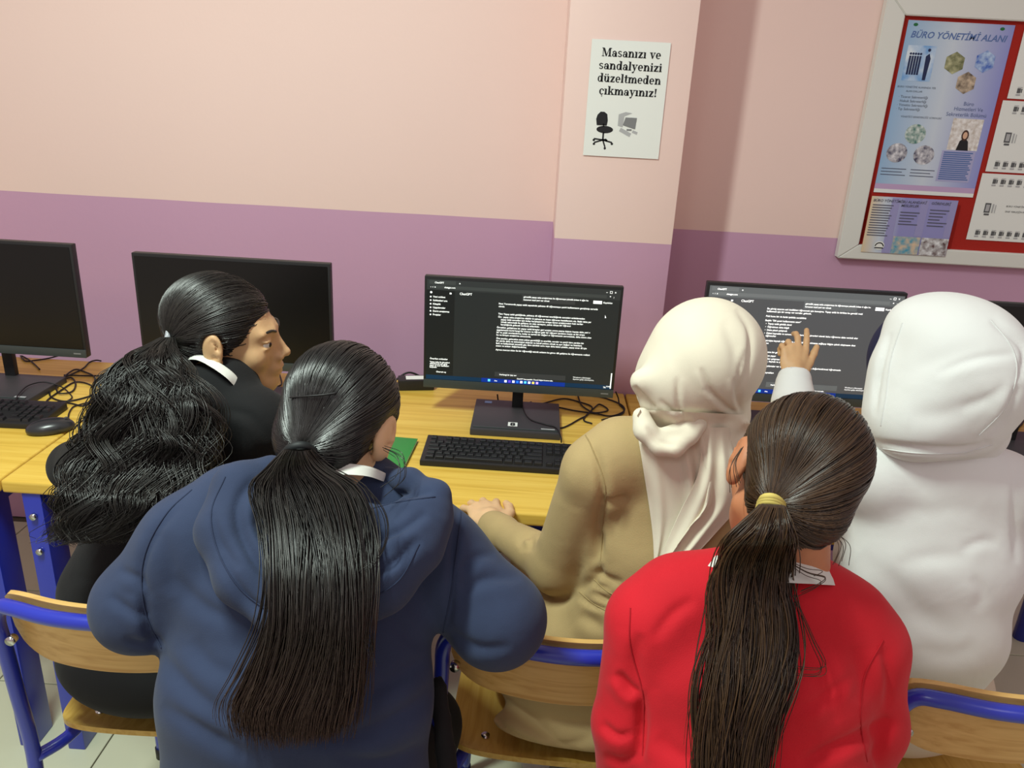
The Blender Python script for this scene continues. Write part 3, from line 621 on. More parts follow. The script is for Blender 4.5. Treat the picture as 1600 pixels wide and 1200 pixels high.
def rumple(V, F, amp, sc, seed=0):
    r = np.random.default_rng(seed); N = normals(V, F); D = np.zeros(len(V))
    warp = np.sin(V*sc*.6+r.uniform(0, 6, 3))
    for i in range(9):
        k = r.normal(size=3); k /= np.linalg.norm(k); D += np.sin(V@k*sc*r.uniform(.6, 1.8)+warp@r.normal(size=3)*1.6+r.uniform(0, 6))/9
    return V+N*(D*amp*1.5)[:, None]
def cloth(name, F_, m, parent, vox=.005, folds=(), amp=.0012, sc=18, seed=0, relaxn=1, lo=None, hi=None, label=None):
    V, F = F_.mesh(vox, lo=lo, hi=hi)
    V = relax(V, F, relaxn); V = rumple(V, F, amp, sc, seed)
    if folds: V = crease(V, F, folds)
    o = link(name, mkmesh(name, V, F, [m]), parent)
    if label: o['label'] = label
    o_bvh[name+parent.name] = (V, F); return o
o_bvh = {}
def bvh_of(*keys):
    Vs = []; Fs = []; n = 0
    for k in keys: V, F = o_bvh[k]; Vs.append(V); Fs.append(F+n); n += len(V)
    return BVHTree.FromPolygons(np.vstack(Vs).tolist(), np.vstack(Fs).tolist())
def hit_zc(b, u, v, default):
    d = ray(u, v); n = np.linalg.norm(d); h = b.ray_cast(Vector(CAM), Vector(d/n))
    return default if h[0] is None else h[3]/n
def rotm(yaw, pitch, roll): # degrees: yaw + = turned to the right, pitch + = looking down, roll + = right ear lower
    return np.array((Matrix.Rotation(-math.radians(yaw), 3, 'Z') @ Matrix.Rotation(-math.radians(pitch), 3, 'X') @ Matrix.Rotation(math.radians(roll), 3, 'Y')))
class Head:
    def __init__(s, c, yaw, pitch, roll, k=1.0): s.c = np.array(c); s.R = rotm(yaw, pitch, roll); s.k = k
    def w(s, p): return s.c+s.R@(np.array(p)*s.k)
    def skin(s, F):
        k = s.k; w_ = s.w; R = s.R
        def e(c, r, kk=.012, sub=False, rr=None): F.ell(w_(c), np.array(r)*k, R if rr is None else R@rr, kk, sub)
        def co(a, b, ra, rb, kk=.012, sub=False): F.cone(w_(a), w_(b), ra*k, rb*k, kk, sub)
        e((0, -.012, .03), (.073, .092, .078)); e((0, .030, -.018), (.055, .057, .078), .02)
        e((0, .045, -.055), (.046, .046, .042), .02); e((0, .079, -.085), (.017, .016, .014), .018)
        for x in (-1, 1):
            co((x*.045, .01, -.055), (x*.012, .078, -.088), .018, .016, .02); e((x*.036, .066, -.022), (.022, .020, .024), .02)
            co((x*.012, .090, .022), (x*.042, .078, .024), .007, .006, .012)
        e((0, .060, .020), (.050, .026, .036), .015)
        for x in (-1, 1): e((x*.031, .103, .004), (.014, .014, .0095), .010, True)
        for x in (-1, 1): e((x*.032, .083, .010), (.015, .009, .005), .005); e((x*.032, .083, -.004), (.014, .008, .004), .006)
        co((0, .074, .022), (0, .082, -.025), .018, .022, .012); co((0, .070, -.03), (0, .078, -.075), .026, .020, .012)
        co((0, .090, .016), (0, .112, -.020), .0055, .0072, .008); e((0, .114, -.024), (.0080, .008, .0075), .006)
        for x in (-1, 1): e((x*.0115, .102, -.030), (.0075, .010, .0075), .006)
        e((0, .092, -.052), (.024, .014, .016), .012)
        e((0, .1015, -.0525), (.019, .008, .0050), .003); e((0, .0995, -.0635), (.016, .008, .0058), .003); e((0, .109, -.0575), (.021, .006, .0012), .002, True)
        for x in (-1, 1):
            rr = rotm(x*20, 0, 0)
            e((x*.077, -.002, .0), (.0095, .020, .032), .006, False, rr); e((x*.0745, .004, -.026), (.0075, .012, .012), .006, False, rr)
            e((x*.0875, .001, .003), (.009, .0125, .021), .004, True, rr); e((x*.082, .008, -.003), (.006, .005, .006), .003, False, rr); e((x*.081, -.004, .004), (.003, .010, .016), .003, False, rr)
        return F
    def cap_ray(s, u, v, r=(.082, .102, .089), c=(0, -.014, .033)):
        c_ = s.w(c); d = ray(u, v); A = (s.R.T@d)/(np.array(r)*s.k); B = (s.R.T@(CAM-c_))/(np.array(r)*s.k)
        a, b, cc = A@A, 2*A@B, B@B-1; D = b*b-4*a*cc; t = -b/(2*a) if D < 0 else (-b-math.sqrt(D))/(2*a); return CAM+d*t
def fine_at(c, r, v): c = np.array(c); return (c-r, c+r, v)
EYEW = mat('eye_white', (225, 220, 212), .2); IRIS = mat('dark_iris', (40, 24, 16), .12)
def face_parts(h, body, hair_m):
    for x in (-1, 1):
        bm = bmesh.new(); bmesh.ops.create_uvsphere(bm, u_segments=20, v_segments=14, radius=.0112*h.k); e = bmobj('eye', bm, EYEW, body, True, loc=h.w((x*.032, .0805, .003)))
        bm = bmesh.new(); bmesh.ops.create_uvsphere(bm, u_segments=16, v_segments=10, radius=.0068*h.k); bmobj('iris', bm, IRIS, e, True, loc=h.R@np.array([x*.001, .0056, 0])*h.k)
        tube('eyebrow', [h.w((x*.014, .0965, .022)), h.w((x*.030, .0915, .0285)), h.w((x*.046, .076, .025))], .0027*h.k, hair_m, body, 6)
# hair -------------------------------------------------------------
def hairmat(name, c1, c2, rough=.38, tip=None):
    m = bpy.data.materials.new(name); m.use_nodes = True; nt = m.node_tree; b = nt.nodes['Principled BSDF']
    g_ = nt.nodes.new('ShaderNodeNewGeometry'); r = nt.nodes.new('ShaderNodeValToRGB'); e = r.color_ramp.elements
    e[0].color = (*lin(c1), 1); e[1].color = (*lin(c2), 1); nt.links.new(g_.outputs['Random Per Island'], r.inputs[0]); nt.links.new(r.outputs[0], b.inputs['Base Color'])
    if tip:
        tc = nt.nodes.new('ShaderNodeTexCoord'); sp = nt.nodes.new('ShaderNodeSeparateXYZ'); nt.links.new(tc.outputs['Generated'], sp.inputs[0]); mr = nt.nodes.new('ShaderNodeMapRange'); mr.inputs[1].default_value = .65; mr.inputs[2].default_value = .1; nt.links.new(sp.outputs[2], mr.inputs[0])
        mx = nt.nodes.new('ShaderNodeMix'); mx.data_type = 'RGBA'; nt.links.new(mr.outputs[0], mx.inputs[0]); nt.links.new(r.outputs[0], mx.inputs[6]); mx.inputs[7].default_value = (*lin(tip), 1); nt.links.new(mx.outputs[2], b.inputs['Base Color'])
    b.inputs['Roughness'].default_value = rough; b.inputs['Specular IOR Level'].default_value = .5; return m
HLOOP = [(0, .078, .077), (.030, .078, .070), (.052, .070, .050), (.064, .062, .024), (.074, .046, .0), (.078, .036, -.022), (.082, .002, .033), (.083, -.022, .020), (.080, -.030, -.018), (.066, -.058, -.052), (.040, -.078, -.072), (0, -.088, -.078)]
def scalp(name, h, tie, m, parent, n=1700, r=.00095, capo=None, loose=.0022, seed=1, up=.035):
    rg = np.random.default_rng(seed); loop = HLOOP+[(-x, y, z) for x, y, z in HLOOP[-2:0:-1]]; lp = catmull(np.array(loop+[loop[0]]), 10)
    c = np.array((0, -.014, .020)); T = 18
    me = capo.data; bv = BVHTree.FromPolygons([v.co[:] for v in me.vertices], [p.vertices[:] for p in me.polygons])
    cw = h.w(c); tl = h.R.T@(np.array(tie)-h.c)/h.k-c; td = tl/np.linalg.norm(tl)
    n1 = int(n*.42); s = rg.uniform(0, len(lp)-1.001, n1); i = s.astype(int); st = lp[i]+(lp[i+1]-lp[i])*(s-i)[:, None]-c+rg.normal(size=(n1, 3))*.003; st /= np.linalg.norm(st, axis=1, keepdims=True)
    d = rg.normal(size=(n*6, 3)); d /= np.linalg.norm(d, axis=1, keepdims=True)
    ok = (d[:, 2] > -.25+.9*np.clip(d[:, 1], 0, 1)) & (d[:, 1] < .86) & ((d@td) < .9); st = np.vstack([st, d[ok][:n-n1]]); n = len(st)
    t = np.linspace(0, 1, T)[None, :, None]; om = np.arccos(np.clip(st@td, -.985, .985))[:, None, None]
    D = (np.sin((1-t)*om)*st[:, None]+np.sin(t*om)*td)/np.sin(om)
    D[..., 2] += up*10*np.sin(math.pi*t[..., 0])**1.2*np.clip(om[..., 0]-.9, 0, 2)*.22
    D += (rg.normal(size=(n, 1, 3))*.018*np.sin(math.pi*t)+np.sin(t*math.pi*rg.uniform(1, 3, (n, 1, 1))+rg.uniform(0, 6, (n, 1, 1)))*.009*rg.normal(size=(n, 1, 3)))
    D /= np.linalg.norm(D, axis=2, keepdims=True); Dw = D@h.R.T; P = np.zeros_like(Dw); lay = rg.uniform(.0004, .0042, n)
    cv = Vector(cw)
    for a in range(n):
        last = .09
        for b in range(T):
            hit = bv.ray_cast(cv, Vector(Dw[a, b]), .2)
            if hit[0] is not None: last = hit[3]
            P[a, b] = cw+Dw[a, b]*(last+lay[a]*(1 if b > 1 else .3*b)+.0008*(b/T))
    rr = r*(.55+.6*np.sin(math.pi*np.clip(t[..., 0]*.8+.12, 0, 1)))*np.ones((n, 1)); V, F = tubes(P, rr, 3)
    o = link(name, mkmesh(name, V, F, [m]), parent); o['kind'] = 'stuff'; return o
def cap_hit(capo, u, v):
    me = capo.data; bv = BVHTree.FromPolygons([q.co[:] for q in me.vertices], [p.vertices[:] for p in me.polygons]); z = hit_zc(bv, u, v, None); return None if z is None else W(u, v, z-.002)
def pony(name, knots, m, parent, n=1500, r=.0009, locks=60, wave=.004, wfreq=2.5, seed=3, bv=None, depth=.02, T=30, lift=.02, endrag=.12, fray=.004, tight=.5, spread=1.0):
    """knots: (px,py,half width px, zc)"""
    rg = np.random.default_rng(seed); K = catmull(np.array(knots, float), 8); tt = np.linspace(0, len(K)-1, T)
    K = np.stack([np.interp(tt, np.arange(len(K)), K[:, i]) for i in range(4)], 1)
    if bv is not None:
        zz = []
        for q in K:
            z_ = min([hit_zc(bv, q[0]+o_*q[2], q[1], q[3]) for o_ in (-.6, 0, .6)]); zz.append(min(q[3], z_-lift))
        zz = np.array(zz); zs = zz.copy()
        for _ in range(6): zs[1:-1] = np.minimum(zz[1:-1], (zs[:-2]+zs[1:-1]+zs[2:])/3)
        K[:, 3] = zs
    Cn = np.array([W(a, b, z) for a, b, _, z in K]); wd = K[:, 2]*K[:, 3]/FPX
    lk = rg.integers(0, locks, n); th = rg.uniform(0, 6.283, locks); rd = np.sqrt(rg.uniform(0, 1, locks)); cu, cv = rd*np.cos(th), rd*np.sin(th)
    u = cu[lk]*(.86)+rg.normal(size=n)*.13; v = cv[lk]*.86+rg.normal(size=n)*.14
    dp = np.minimum(depth, wd*.95+.002)
    ph = rg.uniform(0, 6.28, locks)[lk]; ph2 = rg.uniform(0, 6.28, locks)[lk]; fr = (wfreq*rg.uniform(.7, 1.35, locks))[lk]; am = (wave*rg.uniform(.5, 1.5, locks))[lk]
    end = 1-np.abs(rg.normal(size=n))*endrag*rg.uniform(.3, 1, n)-(.10*rg.random(locks))[lk]*endrag*6; end = np.clip(end, .35, 1)
    s = np.linspace(0, 1, T)[None]*end[:, None]; si = s*(T-1); i = np.clip(si.astype(int), 0, T-2); f = si-i
    cc = Cn[i]*(1-f[..., None])+Cn[i+1]*f[..., None]; ww = wd[i]*(1-f)+wd[i+1]*f; dd = dp[i]*(1-f)+dp[i+1]*f
    env = np.clip(s*5, 0, 1)
    lat = u[:, None]*ww+env*am[:, None]*np.sin(s*6.28*fr[:, None]+ph[:, None])+env*rg.normal(size=(n, 1))*fray*s
    dep = v[:, None]*dd+env*am[:, None]*.6*np.sin(s*6.28*fr[:, None]*.9+ph2[:, None])
    P = cc+lat[..., None]*RT+dep[..., None]*FW
    tp = np.clip(s/end[:, None]*0+1-np.clip((s/end[:, None]-.75)/.25, 0, 1)*.65, 0, 1)
    V, F = tubes(P, r*tp*rg.uniform(.7, 1.3, (n, 1)), 3); o = link(name, mkmesh(name, V, F, [m]), parent); o['kind'] = 'stuff'; return o
def wisps(name, lists, m, parent, r=.0007, n=5, jit=.003, seed=9):
    rg = np.random.default_rng(seed); Ps = []
    for l in lists:
        base = catmull(np.array([W(*q) for q in l]), 6); tt = np.linspace(0, len(base)-1, 22); base = np.stack([np.interp(tt, np.arange(len(base)), base[:, i]) for i in range(3)], 1)
        for _ in range(n):
            Ps.append(base+rg.normal(size=3)*jit*np.linspace(.3, 1.5, 22)[:, None])
    V, F = tubes(np.array(Ps), r, 3); o = link(name, mkmesh(name, V, F, [m]), parent); o['kind'] = 'stuff'; return o
# hand: wrist w, direction to fingertips d, palm normal n (back of hand), thumb side s
def hand(F, w_, d, n, side, L=.17, curl=(.2, .25, .3, .35), spread=.12, thumb=(.9, .35), kk=.006, folded=()):
    d = np.array(d, float); d /= np.linalg.norm(d); n = np.array(n, float); n -= d*(n@d); n /= np.linalg.norm(n); t = np.cross(d, n)*side; w_ = np.array(w_, float); S_ = L/.17
    R = np.stack([t, d, n], 1); pl = .085*S_
    F.ell(w_+d*pl*.55, np.array((.037, .052, .0135))*S_, R, .012)
    F.cone(w_-d*.02, w_+d*.03, .0235*S_, .021*S_, .012)
    base = [(.028, .080, .0085, .066), (.009, .086, .0088, .074), (-.010, .083, .0084, .068), (-.027, .075, .0075, .054)]
    for i, (x, y, r, ln) in enumerate(base):
        p = w_+(t*x+d*y)*S_; a = .0; dirv = d*math.cos(spread*(x/.028))+t*math.sin(spread*(x/.028)); c = curl[i]; seg = (.45, .3, .25); rr = r*S_
        F.cone(w_+(t*x*.6+d*.035)*S_, p, .010*S_, rr*1.06, .006)
        for j, sg in enumerate(seg):
            a += c*(1.0 if j else .7); v = dirv*math.cos(a)-n*math.sin(a); q = p+v*ln*sg*S_; F.cone(p, q, rr, rr*.92, .0025); p = q; rr *= .92
    a = thumb[0]; p = w_+(t*.026+d*.018-n*.004)*S_; v = d*math.cos(a)+t*math.sin(a); q = p+v*.036*S_; F.cone(p, q, .0125*S_, .0105*S_, .008)
    a -= thumb[1]; v = d*math.cos(a)+t*math.sin(a)-n*.1; q2 = q+v*.030*S_; F.cone(q, q2, .0102*S_, .0095*S_, .003); a -= thumb[1]*.6; v = d*math.cos(a)+t*math.sin(a)-n*.15; F.cone(q2, q2+v*.022*S_, .0094*S_, .0075*S_, .003)
    return F
def legs(F, hip, knee_l, knee_r, foot_l, foot_r, r=(.085, .062, .042), grow=0, hr=.1, shoes=None, feet=True):
    hip = np.array(hip, float)
    for s, kn, ft in ((-1, knee_l, foot_l), (1, knee_r, foot_r)):
        h_ = hip+np.array([s*.075, 0, 0]); F.cone(h_, kn, r[0]+grow, r[1]+grow, .03); F.cone(kn, np.array(ft)+(0, 0, .07), r[1]+grow, r[2]+grow, .02)
        if feet: F.cone(np.array(ft)+(0, 0, .05), np.array(ft)+(0, .13, .032), .036, .028, .02)
    return F
BLK = mat('black_trouser_cloth', (15, 15, 17), .9, sheen=.02); SHOE = mat('white_shoe', (200, 196, 188), .6)
def shoe(parent, ft):
    F = Field(); ft = np.array(ft, float); F.cone(ft+(0, -.02, .045), ft+(0, .14, .036), .044, .036, .02); F.ell(ft+(0, .07, .012), (.045, .14, .014), None, .01); F.plane(ft+(0, 0, .002), (0, 0, 1))
    V, Q = F.mesh(.006); link('shoe', mkmesh('shoe', V, Q, [SHOE]), parent)
exec_people = True
# ---------------------------------------------------------------- chairs
def sheet_mesh(G, th, m, name, parent, axis):
    """G (nu,nv,3) grid -> thin solid with rounded look"""
    nu, nv, _ = G.shape; A = G.reshape(-1, 3); B = A+np.array(axis)*th
    idx = np.arange(nu*nv).reshape(nu, nv); F = []
    for i in range(nu-1):
        for j in range(nv-1):
            a, b, c, d = idx[i, j], idx[i+1, j], idx[i+1, j+1], idx[i, j+1]; F.append((a, b, c, d)); F.append((d+nu*nv, c+nu*nv, b+nu*nv, a+nu*nv))
    ring = list(idx[:, 0])+list(idx[-1, 1:])+list(idx[-2::-1, -1])+list(idx[0, -2:0:-1])
    n = len(ring)
    for i in range(n): a, b = ring[i], ring[(i+1) % n]; F.append((b, a, a+nu*nv, b+nu*nv))
    me = mkmesh(name, np.vstack([A, B]), [tuple(int(q) for q in f) for f in F], [m])
    bm = bmesh.new(); bm.from_mesh(me); bmesh.ops.recalc_face_normals(bm, faces=bm.faces); bm.to_mesh(me); bm.free()
    try: me.set_sharp_from_angle(angle=math.radians(50))
    except Exception: pass
    return link(name, me, parent)
def make_chair():
    t = thing('school_chair', '', 'chair', group='blue framed plywood school chairs')
    L_ = [(-.232, -.235, .012), (-.222, -.225, .25), (-.212, -.222, .44), (-.205, -.240, .58), (-.199, -.256, .70), (-.196, -.264, .755), (-.180, -.272, .788), (-.15, -.286, .797)]
    top = [(-.08, -.308, .799), (0, -.316, .799), (.08, -.308, .799)]
    tube('back_frame', L_+top+[(-x, y, z) for x, y, z in L_[::-1]], .0125, BLUE, t, 12, 5)
    for s in (-1, 1):
        tube('seat_rail', [(s*.212, -.222, .425), (s*.17, -.16, .432), (s*.155, 0, .432), (s*.16, .13, .43), (s*.175, .17, .40)], .0115, BLUE, t, 10, 5)
        tube('leg', [(s*.175, .168, .405), (s*.19, .185, .2), (s*.2, .2, .012)], .0125, BLUE, t, 10, 5)
        cyl('foot_cap', (s*.232, -.235, 0), (s*.232, -.235, .03), .015, BLACKP, t); cyl('foot_cap', (s*.2, .2, 0), (s*.2, .2, .03), .015, BLACKP, t)
        cyl('bolt', (s*.176, -.274, .722), (s*.176, -.262, .722), .008, STEEL, t); cyl('bolt', (s*.13, -.14, .4555), (s*.13, -.14, .4625), .008, STEEL, t)
    cyl('stretcher', (-.157, .08, .425), (.157, .08, .425), .010, BLUE, t); cyl('stretcher', (-.157, -.10, .425), (.157, -.10, .425), .010, BLUE, t)
    G = np.zeros((41, 13, 3))
    for i, u in enumerate(np.linspace(-1, 1, 41)):
        e = max(0, abs(u)-.62)/.38; z0 = .672+.055*(1-math.sqrt(max(0, 1-e**2))); z1 = .812-.020*(1-math.sqrt(max(0, 1-e**2)))
        for j, v in enumerate(np.linspace(0, 1, 13)):
            z = z0+(z1-z0)*v; G[i, j] = (u*.186, -.303+.045*u*u+.004-(z-.74)*.16+.012, z)
    sheet_mesh(G, .010, PLY, 'backrest', t, (0, 1, 0))
    G = np.zeros((33, 33, 3))
    for i, u in enumerate(np.linspace(-1, 1, 33)):
        for j, v in enumerate(np.linspace(-1, 1, 33)):
            # square-to-rounded-square map
            k = 7; r = max(abs(u), abs(v)); q = (abs(u)**k+abs(v)**k)**(1/k) if r > 0 else 1; f = r/q if r > 0 else 0
            x, y = u*f*.198, v*f*.19
            z = .4435+.012*(abs(x)/.2)**2-.006+(.016*max(0, (-y-.10)/.09)**2)-(.03*max(0, (y-.11)/.08)**2); G[i, j] = (x, y, z)
    sheet_mesh(G, .012, PLYV, 'seat', t, (0, 0, 1))
    return t
ch0 = make_chair()
spots = [(-.64, 1.305, 2, 'school chair at far left, seat holding the girl with wavy hair'), (.098, 1.30, -2, 'school chair in the middle, seat holding the girl in the tan dress'), (.765, 1.24, 3, 'school chair at right, seat holding the girl in the white hooded top'),
         (-.30, .83, 0, 'school chair under the girl in the navy hooded top'), (.37, .80, 0, 'school chair under the girl in the red jumper')]
for i, (x, y, a, lb) in enumerate(spots):
    o = ch0 if i == 0 else copy_tree(ch0); o.location = (x, y, 0.001); o.rotation_euler = (0, 0, math.radians(a)); o['label'] = lb
# ---------------------------------------------------------------- cables, notebook, mouse, adapters
def cable(label, pts, r=.0022, z=.7535, grp='black cables behind the monitors', sep=None):
    P_ = [onz(p[0], p[1], z+(p[2] if len(p) > 2 else 0)) for p in pts]
    bx = np.array(P_[0]); o = tube('cable', [q-bx for q in P_], r, CABLE, None, 6, 8); o.location = bx; tag(o, label, 'cable', grp); return o
cable('looped black cable coiled beside the left keyboard and mouse', [(95, 628), (80, 640), (72, 628), (95, 610), (118, 597), (142, 602), (145, 615), (130, 622), (100, 627), (78, 618), (85, 600), (110, 590), (118, 600), (112, 612), (92, 614, .004), (90, 600, .006), (115, 578), (135, 582), (148, 590), (146, 605), (142, 625), (130, 634), (110, 630), (90, 628)])
cable('black cable from the coil up to the wall edge', [(100, 590), (122, 580), (132, 574), (140, 566), (150, 563), (158, 564)])
cable('black mouse lead running up into the coil', [(106, 656), (108, 645), (114, 636), (125, 632), (140, 628)], .0018)
cable('black cable arching over the leftmost monitor stand', [(24, 626, .02), (30, 615, .022), (45, 602, .022), (70, 597, .02), (95, 604, .008), (108, 614), (112, 622), (98, 630)], .0018)
cable('pair of black cables under the leftmost monitor', [(32, 556), (40, 564), (55, 563), (75, 560), (95, 555)])
cable('black cable dropping beside the leftmost monitor neck', [(34, 556), (45, 562), (55, 570), (62, 577)])
cable('black cable crossing right from the coil to the second monitor', [(100, 586), (130, 587), (165, 588), (190, 595), (230, 600)])
cable('black cable under the second monitor, right of the profile face', [(437, 585), (440, 600), (430, 606), (445, 612), (470, 606), (520, 600)])
cable('black cable hanging behind the stand labelled 8', [(777, 616, .02), (780, 628), (795, 636), (815, 634), (830, 628)])
cable('black cable looping off the stand labelled 8 to the keyboard', [(815, 618, .02), (818, 640, .019), (828, 655, .019), (848, 662, .019), (868, 668, .019), (876, 682, .018), (877, 692, .004)], .002)
cable('black cable fanned right of the stand labelled 8', [(822, 637), (850, 630), (880, 623), (905, 628), (925, 636), (918, 648), (905, 655), (880, 668), (858, 668)])
cable('black cable crossing towards the tan shoulder', [(845, 632), (870, 636), (900, 642), (930, 646), (955, 650), (975, 642), (970, 632), (945, 622), (925, 618)])
cable('black cable under the right corner of the monitor labelled 8', [(903, 618), (908, 632), (918, 640), (930, 645), (950, 641), (938, 632), (930, 636), (912, 655), (925, 662)])
cable('upright black cable by the desk seam', [(962, 612, .03), (966, 622, .01), (968, 632), (975, 640), (970, 648), (940, 656)])
cable('black cable under the monitor with the raised hand', [(1180, 616), (1182, 622), (1192, 625), (1205, 622)])
cable('black cable beside the white hood at right', [(1558, 660), (1568, 668), (1582, 672), (1595, 664), (1600, 655)], .0028)
c0 = onz(80, 674, .75); t = thing('mouse', 'black computer mouse beside the left keyboard, against the black sleeve', 'mouse', c0, math.radians(-58))
F = Field(); F.ell((0, 0, .010), (.031, .054, .024), None); F.plane((0, 0, .0015), (0, 0, 1)); V, Q = F.mesh(.003); link('shell', mkmesh('shell', V, Q, [mat('mouse_black', (40, 42, 46), .28, spec=.6)]), t)
tube('scroll_wheel', [(0, .03, .0235), (0, .036, .030), (0, .042, .0235)], .0035, GREYP, t, 8)
t = thing('notebook', 'green notebook lying flat on the desk beside the navy girl', 'notebook', (-.37, 1.715, .751), math.radians(-3))
GR = mat('green_cover', (52, 140, 66), .45); box('cover', (0, 0, .0085), (.20, .22, .0012), GR, t, .0004); box('cover', (0, 0, .0006), (.20, .22, .0012), GR, t, .0004); box('pages', (.001, 0, .0046), (.195, .214, .0068), PAPER, t, 0)
a_ = onz(650, 606, .75); t = thing('power_adapter', 'black power adapter left of the monitor labelled 8', 'adapter', (a_[0]+.0, a_[1]+.0, .7505), math.radians(12), 'power adapters')
box('casing', (0, 0, .016), (.105, .05, .032), BLACKP, t, .005); box('sticker', (.0, 0, .0322), (.06, .03, .0005), PAPER, t, 0)
tube('lead', [(-.05, 0, .014), (-.07, .01, .01), (-.065, .04, .004), (-.02, .05, .03), (.03, .045, .012)], .003, CABLE, t, 6)
a_ = onz(604, 584, .75); t = thing('power_adapter', 'black power adapter behind the navy girl head, near the wall', 'adapter', (a_[0]-.02, min(a_[1], 2.2), .7505), 0, 'power adapters'); 
box('casing', (0, 0, .02), (.09, .05, .04), BLACKP, t, .005); tube('lead', [(.045, 0, .014), (.06, -.01, .02), (.07, -.02, .004), (.055, -.04, .004)], .003, CABLE, t, 6)

# ================================================================ PEOPLE
def root(label, at_):
    return thing('person', label, 'person', at_)
# ---------------- girl in black, profile
K = root('seated girl in black jumper shown in profile, long wavy dark ponytail, white collar', (-.64, 1.25, .001))
def child_world(p): # children are modelled in world coordinates: undo the root offset
    for c in list(p.children):
        c.matrix_parent_inverse = Matrix.Translation(-p.location)
H_BLACK = hairmat('hair_black', (20, 18, 18), (48, 44, 40), .36); H_DARK = hairmat('hair_soft_black', (16, 17, 18), (44, 42, 40), .30); H_DARK2 = hairmat('hair_black_to_brown', (22, 22, 22), (52, 48, 44), .36, (58, 42, 32)); H_BROWN = hairmat('hair_brown', (32, 21, 14), (78, 55, 34), .36)
hk = Head(W(350, 524, 1.49), 82, 4, 4)
hip = np.array((-.645, 1.255, .565))
shR, shL = W(398, 662, 1.45), W(205, 690, 1.42)
elL = W(118, 728, 1.62); haL = W(300, 700, 1.72); elR = W(440, 760, 1.55); haR = W(420, 690, 1.75)
def torso_k(F, g):
    F.loft(W(300, 690, 1.47), W(255, 790, 1.45), (.135+g, .075+g), (.135+g, .085+g), (.95, -.3, 0)); F.loft(W(255, 790, 1.45), W(205, 930, 1.46), (.135+g, .085+g), (.125+g, .09+g), (.97, -.25, 0)); F.loft(W(205, 930, 1.46), hip+(0, 0, .05), (.125+g, .09+g), (.16+g, .11+g), (1, -.1, 0), .04)
    F.cone(shL, elL, .058+g, .050+g, .03); F.cone(elL, haL, .048+g, .034+g, .02); F.cone(shR, elR, .060+g, .046+g, .03); F.cone(elR, haR, .046+g, .032+g, .02); F.cone(W(340, 620, 1.47), shR, .05+g, .058+g, .04); F.cone(W(310, 620, 1.47), shL, .05+g, .055+g, .04)
F = Field(); hk.skin(F); F.cone(hk.w((0, -.025, -.05)), W(335, 620, 1.47), .050, .056, .02); torso_k(F, -.02)
hand(F, haL, (1, .25, -.1), (0, -.2, 1), 1); hand(F, haR, (.4, 1, -.1), (0, 0, 1), -1)
legs(F, hip, hip+(-.07, .40, -.02), hip+(.10, .40, -.02), (-.74, 1.60, 0), (-.56, 1.62, 0), grow=-.008)
V, Q = F.mesh(.009, fine=[fine_at(hk.c, .135, .0032), fine_at(W(300, 700, 1.72), .13, .005)])
body = link('body', mkmesh('body', V, Q, [SKIN]), K); face_parts(hk, body, H_BLACK)
F = Field(); torso_k(F, 0); F.cone(W(355, 600, 1.475), W(320, 625, 1.46), .058, .062, .02)
BLKJ = mat('black_knit', (17, 17, 19), .92, sheen=.03, bump=.3, bscale=500)
cloth('jumper', F, BLKJ, K, .006, [([(330, 760), (380, 740), (430, 735)], 9, .006), ([(340, 640), (390, 650), (420, 690)], 8, .005), ([(100, 960), (160, 985), (230, 975)], 9, .005), ([(110, 900), (170, 910), (230, 880)], 8, .004)], .002)
F = Field(); legs(F, hip, hip+(-.07, .40, -.02), hip+(.10, .40, -.02), (-.74, 1.60, 0), (-.56, 1.62, 0), grow=.006, feet=False); F.ell(hip+(-.025, -.03, .0), (.185, .15, .102), None, .03)
cloth('trousers', F, BLK, K, .009, [], .002)
for f in ((-.74, 1.58, 0), (-.56, 1.6, 0)): shoe(K, f)
def band(name, top, bot, m, parent, th=.002):
    A = catmull(np.array([W(*q) for q in top]), 6); Bq = catmull(np.array([W(*q) for q in bot]), 6); G = np.stack([A*(1-s)+Bq*s for s in np.linspace(0, 1, 6)], 1); return sheet_mesh(G, th, m, name, parent, tuple(-FW))
def seam(name, pts, bvh, m, parent, r=.0011, dz=1.2):
    P_ = catmull(np.array(pts, float), 6); zc = np.array([hit_zc(bvh, u, v, np.nan) for u, v in P_]); ok = ~np.isnan(zc)
    if ok.sum() < 4: return
    P_, zc = P_[ok], zc[ok]; V, F = tubes(np.array([[W(u, v, z-.0004) for (u, v), z in zip(P_, zc)]]), r, 6); return link(name, mkmesh(name, V, F, [m]), parent)
band('collar', [(284, 553, 1.452), (308, 553, 1.435), (336, 563, 1.425), (362, 580, 1.425), (380, 600, 1.44)], [(290, 562, 1.440), (310, 563, 1.418), (333, 575, 1.408), (354, 590, 1.408), (368, 604, 1.425)], mat('white_collar', (215, 215, 208), .8), K, .003)
CAPK = mat('hair_cap_black', (18, 16, 16), .5)
def cap(name, h, m, parent, r=(.077, .0955, .083), extra=()):
    F = Field(); F.ell(h.w((0, -.014, .033)), np.array(r)*h.k, h.R, .01); F.ell(h.w((0, -.045, -.025)), np.array((.064, .056, .062))*h.k, h.R, .015)
    F.ell(h.w((0, .103, -.046)), np.array((.085, .060, .094))*h.k, h.R, .008, True); F.ell(h.w((0, .03, -.11)), np.array((.1, .075, .075))*h.k, h.R, .01, True)
    for x in (-1, 1): F.ell(h.w((x*.085, -.002, -.002)), np.array((.03, .023, .034))*h.k, h.R, .006, True)
    V, Q = F.mesh(.0045); return link(name, mkmesh(name, V, Q, [m]), parent)
co_ = cap('hair_cap', hk, CAPK, K)
